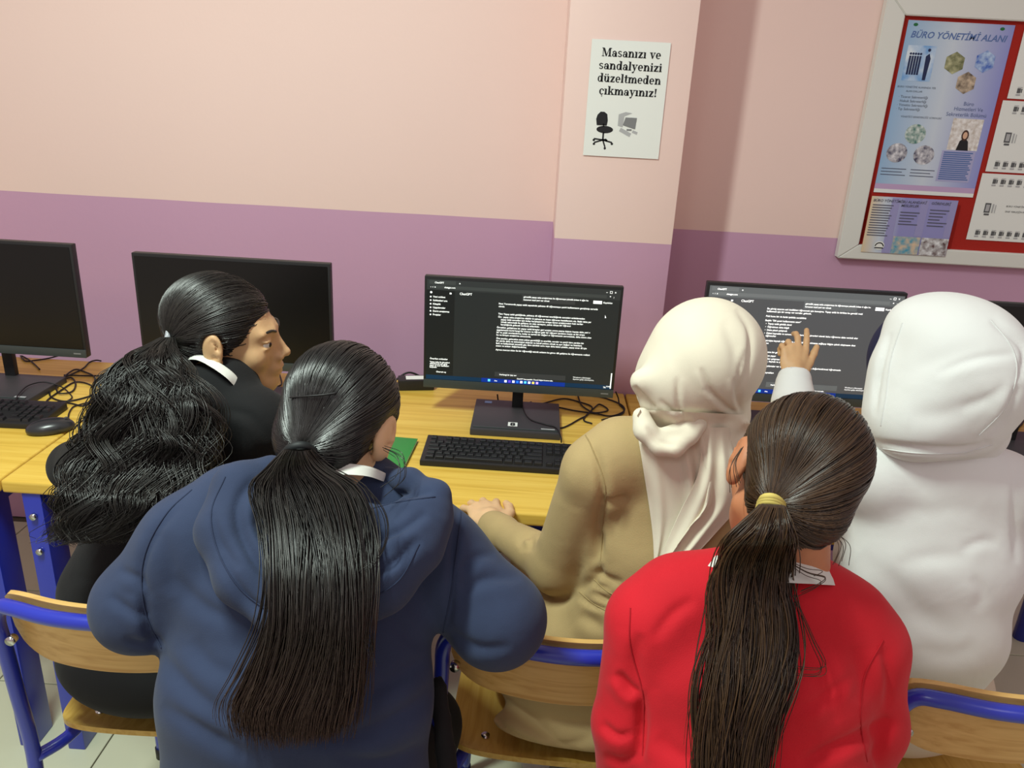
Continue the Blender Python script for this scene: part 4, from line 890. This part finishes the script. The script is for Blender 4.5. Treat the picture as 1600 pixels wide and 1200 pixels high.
tie = cap_hit(co_, 268, 532) if cap_hit(co_, 268, 532) is not None else hk.cap_ray(264, 528); scalp('hair', hk, tie, H_BLACK, K, 3000, .0009, co_)
tn = np.array(tie)
tube('hair_tie', [tn+np.array(hk.R@np.array(p)) for p in ((.0, -.004, .017), (.014, -.004, 0), (0, -.004, -.017), (-.014, -.004, 0), (0, -.004, .017))], .0055, mat('tie_silver', (150, 152, 158), .4, var=.5, vscale=300), K, 8)
bv = bvh_of('jumperperson')
pony('ponytail', [(262, 528, 10, 1.44), (240, 560, 34, 1.40), (235, 610, 75, 1.37), (232, 670, 100, 1.34), (222, 720, 108, 1.32), (195, 775, 95, 1.31), (165, 825, 72, 1.31), (140, 850, 45, 1.32)], H_BLACK, K, 4200, .0008, 110, .019, 3.0, 11, bv, .035, 34, .035, .12, .012)
child_world(K)
# ---------------- girl in navy hooded top
B = root('girl in navy hooded top seen from behind, long straight black ponytail', (-.29, .80, .001))
hb = Head(W(531, 662, 1.12), 16, 33, 4, .95)
hip = np.array((-.285, .80, .57))
def torso_b(F, g):
    F.loft(W(515, 800, 1.14), W(472, 930, 1.12), (.150+g, .072+g), (.185+g, .098+g), (1, 0, 0)); F.loft(W(472, 930, 1.12), W(462, 1090, 1.10), (.185+g, .098+g), (.182+g, .108+g), (1, 0, 0)); F.loft(W(462, 1090, 1.10), hip+(0, .02, .03), (.182+g, .108+g), (.19+g, .125+g), (1, 0, 0), .04)
    F.cone(W(545, 770, 1.14), W(385, 800, 1.14), .06+g, .066+g, .04); F.cone(W(545, 775, 1.14), W(645, 835, 1.14), .058+g, .058+g, .04)
    F.cone(W(360, 805, 1.13), W(300, 850, 1.12), .068+g, .068+g, .03); F.cone(W(300, 850, 1.12), W(222, 945, 1.12), .068+g, .066+g, .03); F.cone(W(222, 945, 1.12), W(330, 900, 1.38), .062+g, .045+g, .02)
    F.cone(W(645, 838, 1.14), W(688, 868, 1.14), .060+g, .060+g, .03); F.cone(W(688, 868, 1.14), W(778, 968, 1.13), .062+g, .067+g, .03); F.cone(W(775, 965, 1.13), W(640, 900, 1.40), .064+g, .045+g, .02)
F = Field(); hb.skin(F); F.cone(hb.w((0, -.03, -.05)), W(535, 765, 1.13), .050, .06, .02); torso_b(F, -.02)
hand(F, W(330, 900, 1.38), (.8, .7, -.1), (0, -.2, 1), 1); hand(F, W(640, 900, 1.40), (-.8, .7, -.1), (0, -.2, 1), -1)
kl, kr = (-.34, 1.12, .50), (-.155, 1.14, .50); fl_, fr_ = (-.36, 1.02, 0), (-.18, 1.04, 0); legs(F, hip, kl, kr, fl_, fr_, grow=-.008)
V, Q = F.mesh(.009, fine=[fine_at(hb.c, .13, .0035), fine_at(W(330, 900, 1.38), .12, .005)])
body = link('body', mkmesh('body', V, Q, [SKIN2]), B); face_parts(hb, body, H_DARK)
NAVY = mat('navy_fleece', (44, 55, 82), .92, sheen=.06, bump=.18, bscale=700, var=.08, vscale=14)
F = Field(); torso_b(F, 0)
folds = [([(222, 925), (225, 880), (245, 830), (280, 790)], 7, .006, -1), ([(222, 925), (232, 980), (250, 1015)], 8, .009), ([(700, 985), (706, 900), (712, 830), (716, 790)], 6, .007), ([(696, 990), (690, 1030), (684, 1060)], 9, .008),
         ([(195, 1000), (225, 1005), (255, 1000)], 7, .006), ([(185, 890), (215, 905), (235, 935)], 8, .005), ([(722, 925), (760, 905), (815, 902)], 9, .006), ([(700, 985), (745, 1012), (800, 1010)], 8, .006), ([(715, 895), (745, 870), (775, 868)], 8, .005), ([(170, 930), (205, 955), (232, 965)], 8, .005), ([(715, 850), (725, 900), (705, 960)], 12, .005),
         ([(270, 900), (320, 950), (380, 975)], 12, .006), ([(240, 1010), (300, 1080), (360, 1125)], 14, .008), ([(255, 1100), (330, 1150), (400, 1190)], 12, .008), ([(480, 1150), (560, 1150), (640, 1110), (680, 1070)], 14, .011), ([(520, 1180), (600, 1190), (670, 1160)], 12, .008),
         ([(560, 1090), (620, 1060), (680, 1020)], 13, .007), ([(250, 830), (265, 880), (270, 930)], 12, .005), ([(600, 960), (650, 1000), (690, 1000)], 14, .005), ([(300, 1000), (330, 1040), (380, 1060)], 14, .005)]
cloth('hooded_top', F, NAVY, B, .0045, folds, .0022, 16, 2)
F = Field(); F.chain([(425, 738, 1.10, 24), (375, 765, 1.075, 36), (352, 830, 1.045, 40), (385, 900, 1.02, 42), (450, 950, 1.01, 42), (520, 955, 1.01, 40), (590, 910, 1.02, 44), (645, 850, 1.04, 44), (668, 800, 1.06, 36), (680, 772, 1.065, 20)], .03)
F.chain([(680, 772, 1.065, 16), (640, 752, 1.09, 20), (600, 745, 1.115, 18)], .015); F.chain([(425, 738, 1.10, 22), (460, 735, 1.12, 16)], .015)
F.loft(W(500, 820, 1.06), W(505, 905, 1.03), (.12, .040), (.11, .038), (1, 0, 0), .03)
F.pc((690, 766, 1.06, 6), (650, 800, 1.055, 22), .015)
hf = [([(400, 745), (372, 790), (385, 850), (425, 905), (480, 935)], 9, .010, -1), ([(345, 870), (390, 940), (455, 975)], 8, .006), ([(555, 790), (620, 775), (676, 768)], 6, .009), ([(560, 850), (620, 830), (668, 800)], 7, .008), ([(560, 900), (615, 880), (655, 840)], 8, .007), ([(330, 800), (345, 850), (375, 890)], 8, .005, -1), ([(420, 770), (405, 820), (430, 870)], 9, .010)]
cloth('hood', F, NAVY, B, .004, hf, .0022, 22, 5)
F = Field(); legs(F, hip, kl, kr, fl_, fr_, grow=.008, feet=False); F.ell(hip+(0, .02, 0), (.19, .14, .102), None, .03); F.pc((684, 1070, 1.14, 14), (700, 1210, 1.12, 18), .02)
cloth('trousers', F, BLK, B, .009, [], .002)
for f in (fl_, fr_): shoe(B, f)
band('collar', [(470, 726, 1.08), (505, 724, 1.055), (542, 724, 1.05), (578, 729, 1.065), (604, 740, 1.10)], [(472, 744, 1.07), (505, 741, 1.045), (542, 741, 1.04), (576, 744, 1.055), (600, 752, 1.09)], _mats['white_collar'], B, .003)
co_ = cap('hair_cap', hb, CAPK, B)
tie = cap_hit(co_, 470, 700) if cap_hit(co_, 470, 700) is not None else hb.cap_ray(466, 700); scalp('hair', hb, tie, H_DARK, B, 3300, .0009, co_, seed=4)
kn = [W(*q) for q in ((440, 712, 1.005), (455, 702, .985), (478, 702, .985), (492, 715, 1.0))]
dt = float(proj(np.array([tie]))[0, 2])
tube('hair_tie', [W(443, 712, dt-.008), W(455, 700, dt-.022), W(474, 697, dt-.022), W(490, 706, dt-.008)], .0065, mat('tie_black', (22, 26, 28), .6), B, 8)
tube('hair_tie', [W(442, 720, dt-.010), W(455, 708, dt-.024), W(475, 706, dt-.024), W(492, 715, dt-.010)], .0055, _mats['tie_black'], B, 8)
bv = bvh_of('hooded_topperson.001', 'hoodperson.001')
pony('ponytail', [(466, 703, 20, dt-.012), (465, 732, 46, dt-.02), (480, 765, 84, dt-.01), (500, 830, 88, 1.0), (506, 900, 84, .98), (500, 980, 82, .96), (480, 1060, 92, .96), (464, 1110, 98, .96), (462, 1165, 84, .965)], H_DARK2, B, 3600, .0008, 55, .0052, 1.2, 21, bv, .022, 30, .024, .09, .012)
wisps('stray_hair', [[(600, 700, 1.05), (626, 715, 1.03), (628, 745, 1.02), (606, 765, 1.02)], [(570, 760, .98), (600, 800, .975), (606, 840, .97), (590, 880, .97), (560, 905, .965)], [(560, 800, .97), (572, 880, .96), (566, 950, .95), (585, 1020, .95)]], H_DARK, B, .0005, 5, .005)
pin = [W(*q) for q in ((453, 621, 1.0), (480, 619, 1.0), (505, 617, 1.0), (525, 614, 1.0))]
bvc = BVHTree.FromPolygons([q.co[:] for q in B.children[-3].data.vertices], [p.vertices[:] for p in B.children[-3].data.polygons]) if False else None
pin = [hb.cap_ray(u, v, (.0835, .104, .0905)) for u, v in ((453, 621), (480, 619), (505, 617), (525, 614))]
tube('hair_pin', pin, .0012, CABLE, B, 6)
NVS = mat('navy_seam', (38, 48, 74), .9); bvh_b = bvh_of('hooded_topperson.001')
for q in ([(252, 1012), (228, 960), (221, 900), (232, 850), (262, 800), (300, 765)], [(690, 1000), (704, 930), (714, 860), (720, 800), (716, 770)]): seam('seam', q, bvh_b, NVS, B)
bvh_h = bvh_of('hoodperson.001')
for q in ([(352, 745), (330, 800), (340, 860), (375, 920), (430, 962)], [(560, 800), (620, 785), (680, 776)], [(655, 850), (625, 905), (575, 940)]): seam('seam', q, bvh_h, NVS, B)
child_world(B)
# ---------------- girl in red jumper
Rr = root('girl in red jumper seen from behind, brown ponytail with a yellow hair tie', (.36, .78, .001))
hr = Head(W(1240, 750, 1.03), 0, 27, 19, .97)
hip = np.array((.37, .77, .57))
def torso_r(F, g):
    F.loft(W(1200, 945, 1.05), W(1178, 1060, 1.05), (.135+g, .072+g), (.150+g, .09+g), (1, 0, 0)); F.loft(W(1178, 1060, 1.05), W(1170, 1200, 1.06), (.150+g, .09+g), (.150+g, .105+g), (1, 0, 0)); F.loft(W(1170, 1200, 1.06), hip+(0, .02, .03), (.150+g, .105+g), (.18+g, .125+g), (1, 0, 0), .04)
    F.cone(W(1215, 925, 1.05), W(1060, 945, 1.06), .05+g, .058+g, .04); F.cone(W(1225, 930, 1.05), W(1320, 980, 1.06), .05+g, .058+g, .04)
    F.cone(W(1060, 945, 1.06), W(1018, 975, 1.06), .058+g, .060+g, .03); F.cone(W(1018, 975, 1.06), W(982, 1130, 1.08), .060+g, .050+g, .012); F.cone(W(982, 1130, 1.08), W(990, 1290, 1.15), .050+g, .046+g, .012)
    F.cone(W(1320, 985, 1.06), W(1345, 1010, 1.06), .055+g, .056+g, .03); F.cone(W(1345, 1010, 1.06), W(1352, 1130, 1.08), .056+g, .050+g, .02); F.cone(W(1352, 1130, 1.08), W(1310, 1290, 1.16), .050+g, .046+g, .02)
F = Field(); hr.skin(F); F.cone(hr.w((0, -.03, -.05)), W(1228, 925, 1.07), .050, .055, .02); torso_r(F, -.02)
hand(F, W(1000, 1300, 1.16), (.3, .8, -.3), (0, -.2, 1), 1); hand(F, W(1310, 1290, 1.16), (-.3, .8, -.3), (0, -.2, 1), -1)
kl, kr = (.32, 1.10, .50), (.46, 1.12, .50); fl_, fr_ = (.33, 1.02, 0), (.47, 1.02, 0); legs(F, hip, kl, kr, fl_, fr_, grow=-.008)
V, Q = F.mesh(.009, fine=[fine_at(hr.c, .13, .0035)])
body = link('body', mkmesh('body', V, Q, [SKIN3]), Rr); face_parts(hr, body, H_BROWN)
RED = mat('red_knit', (196, 16, 34), .85, sheen=.06, bump=.18, bscale=700, var=.06, vscale=14)
F = Field(); torso_r(F, 0)
folds = [([(965, 1050), (985, 1078), (1002, 1080)], 7, .011), ([(1000, 1080), (1004, 1130), (998, 1190)], 9, .012, -1), ([(1000, 990), (992, 1030), (998, 1075)], 12, .007), ([(1250, 1195), (1300, 1170), (1345, 1150), (1390, 1120)], 10, .010), ([(1360, 1200), (1375, 1150), (1392, 1120)], 9, .007), ([(1330, 1010), (1345, 1050), (1340, 1100)], 14, .005), ([(1030, 1150), (1060, 1180), (1100, 1190)], 14, .005), ([(1020, 1000), (1050, 960), (1085, 935)], 9, .005), ([(1240, 1110), (1290, 1090), (1335, 1050)], 9, .005), ([(940, 1130), (965, 1150), (990, 1145)], 6, .006), ([(945, 1180), (970, 1190), (995, 1180)], 6, .006), ([(1240, 1030), (1290, 1080), (1310, 1130)], 18, .005), ([(1380, 1010), (1390, 1060), (1385, 1110)], 8, .006)]
cloth('jumper', F, RED, Rr, .0045, folds, .0020, 14, 7)
F = Field(); legs(F, hip, kl, kr, fl_, fr_, grow=.008, feet=False); F.ell(hip+(0, .02, 0), (.18, .14, .102), None, .03); cloth('trousers', F, BLK, Rr, .009, [], .002)
for f in (fl_, fr_): shoe(Rr, f)
band('collar', [(1118, 868, 1.02), (1160, 866, .99), (1215, 868, .975), (1266, 876, .985), (1296, 888, 1.02)], [(1106, 884, 1.00), (1150, 894, .955), (1215, 908, .940), (1272, 912, .950), (1304, 914, .995)], _mats['white_collar'], Rr)
CAPB = mat('hair_cap_brown', (36, 23, 14), .5); co_ = cap('hair_cap', hr, CAPB, Rr)
tie = cap_hit(co_, 1207, 786) if cap_hit(co_, 1207, 786) is not None else hr.cap_ray(1207, 786); scalp('hair', hr, tie, H_BROWN, Rr, 3300, .0009, co_, seed=8)
dt = float(proj(np.array([tie]))[0, 2]); YT = mat('tie_yellow', (206, 186, 100), .7)
for k_ in (0, 1, 2): tube('hair_tie', [W(1187-k_*1, 786+k_*4, dt+.005), W(1194, 777+k_*4, dt-.014), W(1208, 776+k_*4.5, dt-.020), W(1221, 785+k_*4.5, dt-.014), W(1227-k_, 797+k_*3, dt+.005)], .0042, YT, Rr, 8)
bv = bvh_of('jumperperson.002')
pony('ponytail', [(1207, 790, 18, dt-.006), (1196, 822, 34, dt-.018), (1180, 860, 52, dt-.01), (1174, 910, 64, .98), (1174, 980, 66, .95), (1166, 1050, 66, .94), (1150, 1130, 58, .94), (1142, 1220, 52, .94), (1140, 1290, 30, .96)], H_BROWN, Rr, 3200, .0008, 80, .0055, 1.8, 31, bv, .024, 32, .026, .10, .008)
wisps('stray_hair', [[(1235, 880, .95), (1262, 895, .94), (1288, 902, .945), (1280, 912, .95), (1250, 925, .95)], [(1160, 700, 1.0), (1146, 730, .99), (1150, 765, .985)], [(1110, 1000, .94), (1104, 1040, .93), (1108, 1066, .93)], [(1240, 930, .94), (1270, 1000, .94), (1286, 1048, .945), (1210, 1045, .93)], [(1300, 830, 1.03), (1318, 850, 1.03), (1310, 880, 1.03)]], H_BROWN, Rr, .0005, 5, .004)
RDS = mat('red_seam', (168, 12, 28), .9); bvh_r = bvh_of('jumperperson.002')
for q in ([(1004, 1180), (1006, 1120), (1004, 1080), (985, 1010), (985, 950)], [(1380, 1000), (1350, 1060), (1345, 1130), (1355, 1190)],): seam('seam', q, bvh_r, RDS, Rr)
child_world(Rr)
# ---------------- girl in tan dress with cream headscarf
Cc = root('seated girl in tan dress and cream headscarf, hand on the desk edge', (.15, 1.25, .001))
hc = Head(W(1092, 575, 1.275), 12, 22, 6, .95)
hip = np.array((.165, 1.25, .575))
elb = W(872, 885, 1.43); wr = W(772, 824, 1.62)
def torso_c(F, g):
    F.loft(W(1075, 745, 1.31), W(1055, 860, 1.36), (.145+g, .075+g), (.150+g, .092+g), (1, 0, 0)); F.loft(W(1055, 860, 1.36), W(1040, 960, 1.40), (.150+g, .092+g), (.155+g, .10+g), (1, 0, 0)); F.loft(W(1040, 960, 1.40), hip+(0, 0, .03), (.155+g, .10+g), (.185+g, .12+g), (1, 0, 0), .04)
    F.cone(W(1085, 690, 1.29), W(975, 705, 1.29), .05+g, .052+g, .04); F.cone(W(1085, 690, 1.29), W(1180, 730, 1.30), .05+g, .055+g, .04)
    F.cone(W(965, 710, 1.29), W(935, 735, 1.30), .054+g, .056+g, .03); F.cone(W(935, 735, 1.30), elb, .056+g, .048+g, .02); F.cone(elb, wr, .046+g, .028+g, .02)
    F.cone(W(1190, 735, 1.30), W(1195, 870, 1.45), .056+g, .048+g, .02); F.cone(W(1195, 870, 1.45), W(1140, 810, 1.68), .046+g, .028+g, .02)
F = Field(); hc.skin(F); F.cone(hc.w((0, -.03, -.05)), W(1085, 690, 1.29), .050, .055, .02); torso_c(F, -.02)
hd = onz(744, 772, .765)-wr; hd[2] = -.004
hand(F, wr+np.array((0, .0, .004)), hd, (0, -.05, 1), 1, .18, (.42, .38, .35, .42), .34, (.62, .35))
hand(F, W(1140, 810, 1.68), (-.3, 1, -.1), (0, 0, 1), -1)
legs(F, hip, hip+(-.09, .38, -.03), hip+(.09, .38, -.03), (.08, 1.6, 0), (.26, 1.6, 0), grow=-.008)
V, Q = F.mesh(.009, fine=[fine_at(hc.c, .13, .004), fine_at(onz(757, 795, .77), .115, .0022)])
body = link('body', mkmesh('body', V, Q, [SKIN2]), Cc); face_parts(hc, body, CABLE)
TAN = mat('tan_suede', (178, 154, 108), .85, sheen=.06, bump=.2, bscale=500, var=.05, vscale=12)
F = Field(); torso_c(F, 0); F.loft(hip+(-.02, -.01, .05), hip+(-.02, .04, -.01), (.18, .12), (.20, .13), (1, 0, 0), .03)
F.cone(hip+(-.08, 0, 0), hip+(-.09, .40, -.01), .10, .085, .05); F.cone(hip+(.08, 0, 0), hip+(.09, .40, -.01), .10, .085, .05); F.loft(hip+(0, .40, -.03), hip+(0, .42, -.45), (.17, .07), (.19, .08), (1, 0, 0), .03)
F.ell(hip+(.0, -.085, -.075), (.19, .055, .03), None, .03); F.cone(wr+(0, 0, 0), wr+(elb-wr)*.15, .034, .036, .008)
folds = [([(940, 880), (936, 820), (942, 770), (930, 700)], 7, .009), ([(940, 880), (930, 900), (905, 925)], 7, .009), ([(940, 790), (960, 782), (985, 778)], 6, .009), ([(940, 830), (930, 870), (925, 890)], 7, .007), ([(920, 890), (950, 905), (975, 912)], 6, .008), ([(925, 905), (935, 915), (958, 920)], 5, .006),
         ([(905, 930), (925, 945), (960, 955)], 4, .005), ([(925, 925), (945, 935), (965, 945)], 5, .006), ([(820, 862), (815, 842), (835, 830), (850, 830)], 6, .006), ([(818, 835), (830, 842), (826, 862)], 6, .006), ([(850, 928), (880, 935), (900, 925)], 8, .006), ([(790, 1090), (850, 1140), (880, 1165), (930, 1150)], 9, .010), ([(755, 1095), (800, 1150), (860, 1172)], 8, .008), ([(905, 960), (930, 975), (945, 985)], 9, .006), ([(905, 720), (910, 760), (905, 800)], 14, .003)]
cloth('dress', F, TAN, Cc, .005, folds, .0022, 16, 11)
for f in ((.08, 1.56, 0), (.26, 1.56, 0)): shoe(Cc, f)
CREAM = mat('cream_crepe', (226, 218, 198), .85, sheen=.06, bump=.14, bscale=900, var=.03, vscale=20)
F = Field(); F.ell(W(1096, 565, 1.25), (.086, .112, .090), hc.R, .02); F.ell(W(1112, 548, 1.25), (.074, .105, .074), None, .04); F.ell(W(1050, 600, 1.25), (.058, .08, .055), None, .03)
F.pc((1075, 625, 1.27, 62), (1092, 648, 1.28, 62), .03); F.pc((1130, 628, 1.28, 38), (1140, 650, 1.28, 30), .03); F.pc((1004, 596, 1.20, 12), (1020, 650, 1.24, 12), .012); F.pc((1004, 596, 1.20, 12), (1040, 590, 1.20, 34), .03)
F.ell(hc.w((0, .135, -.025)), (.05, .06, .06), hc.R, .01, True)
folds = [([(1040, 655), (1090, 668), (1160, 655)], 5, .008), ([(1148, 590), (1152, 625), (1162, 650)], 4, .005), ([(1095, 575), (1115, 615), (1150, 645)], 4, .005), ([(1058, 590), (1060, 630), (1068, 660)], 4, .004, -1), ([(990, 603), (1004, 622), (1024, 640)], 4, .009), ([(1150, 482), (1172, 520), (1168, 580), (1150, 620)], 5, .005), ([(1100, 605), (1130, 632), (1158, 650)], 4, .004), ([(1165, 545), (1155, 590), (1158, 640)], 4, .003), ([(1130, 500), (1150, 560), (1148, 610)], 9, .003), ([(1030, 625), (1060, 648), (1110, 660)], 4, .004)]
cloth('headscarf', F, CREAM, Cc, .0034, folds, .0008, 18, 13, lo=np.array((-9, .9, 0)), hi=np.array((9, 9, 9)))
bv = bvh_of('dressperson.003', 'headscarfperson.003')
def drape(name, left, right, n_u, n_v, bvh, m, parent, lift=.006, pleats=(), th=.0025, dz=1.2, crossing=None):
    L_ = catmull(np.array(left, float), 8); R2 = catmull(np.array(right, float), 8); s = np.linspace(0, 1, n_v)
    ip = lambda A: np.stack([np.interp(s*(len(A)-1), np.arange(len(A)), A[:, i]) for i in range(2)], 1)
    L_, R2 = ip(L_), ip(R2); Z = np.zeros((n_u, n_v)); PX = np.zeros((n_u, n_v, 2))
    for i, a in enumerate(np.linspace(0, 1, n_u)):
        for j in range(n_v): q = L_[j]*(1-a)+R2[j]*a; PX[i, j] = q; Z[i, j] = hit_zc(bvh, q[0], q[1], dz)
    for _ in range(10):
        Zs = Z.copy(); Zs[1:-1, 1:-1] = (Z[:-2, 1:-1]+Z[2:, 1:-1]+Z[1:-1, :-2]+Z[1:-1, 2:])/4; Z = np.minimum(Z, Zs)*.5+Zs*.5
    G = np.zeros((n_u, n_v, 3))
    for i, a in enumerate(np.linspace(0, 1, n_u)):
        for j, b in enumerate(s):
            pl = sum(am*math.exp(-((a-(c0+c1*b))/wd_)**2)*(min(1, b*5)) for c0, c1, wd_, am in pleats); G[i, j] = W(PX[i, j, 0], PX[i, j, 1], Z[i, j]-lift-pl)
    return sheet_mesh(G, th, m, name, parent, tuple(-FW))
drape('scarf_tail', [(1000, 640), (994, 660), (1003, 720), (1014, 790), (1020, 840), (1022, 888)], [(1165, 648), (1178, 680), (1182, 740), (1160, 790), (1110, 815), (1040, 884)], 60, 50, bv, CREAM, Cc, .008,
      [(.30, .25, .05, .010), (.48, .2, .045, .012), (.62, .0, .05, .010), (.80, -.1, .06, .008), (.12, 0, .05, .004)])
drape('scarf_tail', [(1096, 668), (1090, 740), (1062, 800), (1040, 850), (1026, 888)], [(1140, 668), (1150, 740), (1160, 780), (1120, 830), (1070, 884)], 30, 40, bv, CREAM, Cc, .018, [(.3, 0, .12, .008), (.7, 0, .12, .008)])
F = Field(); F.chain([(1002, 650, 1.205, 15), (1008, 672, 1.20, 17), (1030, 698, 1.195, 14), (1055, 700, 1.19, 13), (1078, 680, 1.195, 13), (1088, 662, 1.20, 15)], .01); F.chain([(1088, 662, 1.20, 14), (1060, 672, 1.20, 11), (1040, 676, 1.20, 10)], .01)
cloth('scarf_knot', F, CREAM, Cc, .004, [([(1010, 665), (1030, 690), (1060, 695)], 5, .005)], .0015, 30, 4)
TNS = mat('tan_seam', (160, 138, 94), .9); bvh_c = bvh_of('dressperson.003')
for q in ([(938, 885), (942, 820), (946, 760), (925, 700), (915, 680)], [(905, 925), (930, 945), (960, 960)], [(928, 905), (950, 925), (975, 935)]): seam('seam', q, bvh_c, TNS, Cc)
CRS = mat('cream_hem', (236, 230, 214), .8)
child_world(Cc)
# ---------------- girl in white hooded top
Wt = root('girl with white hood up over a navy headscarf, left arm raised to the screen', (.72, 1.25, .001))
hw = Head(W(1455, 585, 1.33), -32, 14, 0, .97)
hip = np.array((.735, 1.235, .575)); HEM_Z = .655
elb = W(1295, 715, 1.60); wr = W(1240, 592, 1.87)
def torso_w(F, g):
    F.loft(W(1462, 765, 1.36), W(1452, 880, 1.39), (.150+g, .080+g), (.155+g, .095+g), (1, 0, 0)); F.loft(W(1452, 880, 1.39), W(1448, 985, 1.42), (.155+g, .095+g), (.125+g, .10+g), (1, 0, 0)); F.loft(W(1448, 985, 1.42), hip+(-.01, 0, .03), (.125+g, .10+g), (.15+g, .115+g), (1, 0, 0), .04)
    F.cone(W(1460, 720, 1.35), W(1372, 740, 1.35), .055+g, .056+g, .04); F.cone(W(1460, 720, 1.35), W(1560, 760, 1.36), .055+g, .058+g, .04)
    F.cone(W(1365, 745, 1.35), elb, .058+g, .05+g, .03); F.cone(elb, W(1240, 625, 1.84), .048+g, .038+g, .02)
    F.cone(W(1565, 765, 1.36), W(1622, 860, 1.50), .056+g, .048+g, .03); F.cone(W(1622, 860, 1.50), W(1640, 800, 1.72), .046+g, .032+g, .02)
F = Field(); hw.skin(F); F.cone(hw.w((0, -.03, -.05)), W(1460, 715, 1.35), .050, .055, .02); torso_w(F, -.02)
F.cone(W(1240, 625, 1.84), wr, .026, .024, .01); hand(F, wr, W(1243, 520, 1.90)-wr, -FW+np.array((0, 0, .1)), 1, .155, (.15, .45, 1.0, 1.1), .10, (.42, .02))
hand(F, W(1640, 800, 1.72), (-.2, 1, -.1), (0, 0, 1), -1)
legs(F, hip, hip+(-.09, .38, -.03), hip+(.09, .38, -.03), (.64, 1.6, 0), (.84, 1.6, 0), grow=-.008)
V, Q = F.mesh(.009, fine=[fine_at(hw.c, .13, .004), fine_at(W(1243, 555, 1.88), .10, .0022)])
body = link('body', mkmesh('body', V, Q, [SKIN]), Wt); face_parts(hw, body, CABLE)
WHITE = mat('white_sweatshirt', (226, 228, 226), .9, sheen=.05, bump=.12, bscale=700)
F = Field(); torso_w(F, 0); F.pc((1240, 628, 1.84, 34), (1240, 600, 1.86, 27), .008)
F.plane((0, 0, HEM_Z), (0, 0, 1))
folds = [([(1400, 885), (1450, 872), (1520, 868)], 14, .004), ([(1340, 870), (1400, 915), (1440, 960), (1500, 1000)], 20, .006), ([(1500, 860), (1535, 846), (1560, 850)], 8, .003), ([(1520, 900), (1535, 925), (1525, 955)], 10, .003), ([(1430, 1010), (1480, 1022), (1530, 1012)], 14, .004), ([(1588, 720), (1586, 800), (1588, 880)], 7, .006), ([(1380, 790), (1450, 800), (1530, 790)], 16, .002)]
cloth('hooded_top', F, WHITE, Wt, .005, folds, .0016, 16, 17)
F = Field(); F.chain([(1241, 612, 1.85, 27), (1241, 594, 1.862, 26)], .004); F.pc((1241, 580, 1.87, 20), (1241, 590, 1.865, 20), .004, True); cloth('cuff', F, WHITE, Wt, .003, [], .0005)
F = Field(); F.ell(W(1480, 578, 1.30), (.103, .125, .112), None, .02); F.ell(W(1530, 592, 1.27), (.074, .085, .085), None, .05); F.ell(W(1424, 640, 1.30), (.062, .09, .075), None, .05); F.pc((1415, 662, 1.28, 48), (1512, 664, 1.27, 50), .03); F.pc((1420, 668, 1.33, 52), (1520, 672, 1.33, 52), .03); F.ell(W(1480, 512, 1.30), (.08, .10, .05), None, .04); F.chain([(1428, 517, 1.31, 34), (1404, 572, 1.31, 30), (1394, 645, 1.31, 35)], .03)
F.ell(hw.w((0, .15, 0)), (.085, .085, .105), hw.R, .012, True)
folds = [([(1360, 690), (1420, 700), (1500, 702), (1550, 690)], 6, .009), ([(1392, 520), (1375, 580), (1366, 650)], 4, .005), ([(1548, 500), (1600, 545), (1592, 600)], 6, .006, -1), ([(1592, 600), (1570, 650), (1530, 690)], 6, .008), ([(1460, 585), (1520, 562), (1588, 552)], 7, .004), ([(1400, 590), (1470, 560), (1540, 540)], 14, .003), ([(1420, 650), (1480, 646), (1550, 620)], 16, .005), ([(1500, 640), (1540, 625), (1575, 600)], 8, .003)]
cloth('hood', F, WHITE, Wt, .0045, folds, .0012, 16, 19)
NV = mat('navy_jersey', (24, 28, 62), .8)
F = Field(); F.ell(hw.w((0, .0, .022)), (.090, .104, .098), hw.R, .01); F.cone(hw.w((0, .0, -.06)), hw.w((0, .01, -.09)), .06, .06, .03); F.ell(W(1432, 570, 1.37), (.062, .08, .106), None, .02); F.ell(hw.w((0, .125, -.012)), (.058, .055, .074), hw.R, .006, True); cloth('headscarf', F, NV, Wt, .005, [], .001)
BEI = mat('beige_cloth', (206, 192, 172), .9); F = Field(); legs(F, hip, hip+(-.09, .38, -.03), hip+(.09, .38, -.03), (.64, 1.6, 0), (.84, 1.6, 0), grow=.008, feet=False); F.loft(hip+(-.01, 0, .16), hip, (.120, .098), (.155, .12), (1, 0, 0), .03); cloth('trousers', F, BEI, Wt, .009, [], .002)
for f in ((.64, 1.56, 0), (.84, 1.56, 0)): shoe(Wt, f)
WHS = mat('white_seam', (218, 220, 218), .9); bvh_w = bvh_of('hoodperson.004')
for q in ([(1410, 505), (1392, 560), (1384, 620), (1376, 665)], [(1548, 500), (1582, 545), (1588, 590), (1568, 640), (1530, 680)], [(1372, 700), (1430, 708), (1500, 708), (1550, 695)]): seam('seam', q, bvh_w, WHS, Wt)
child_world(Wt)
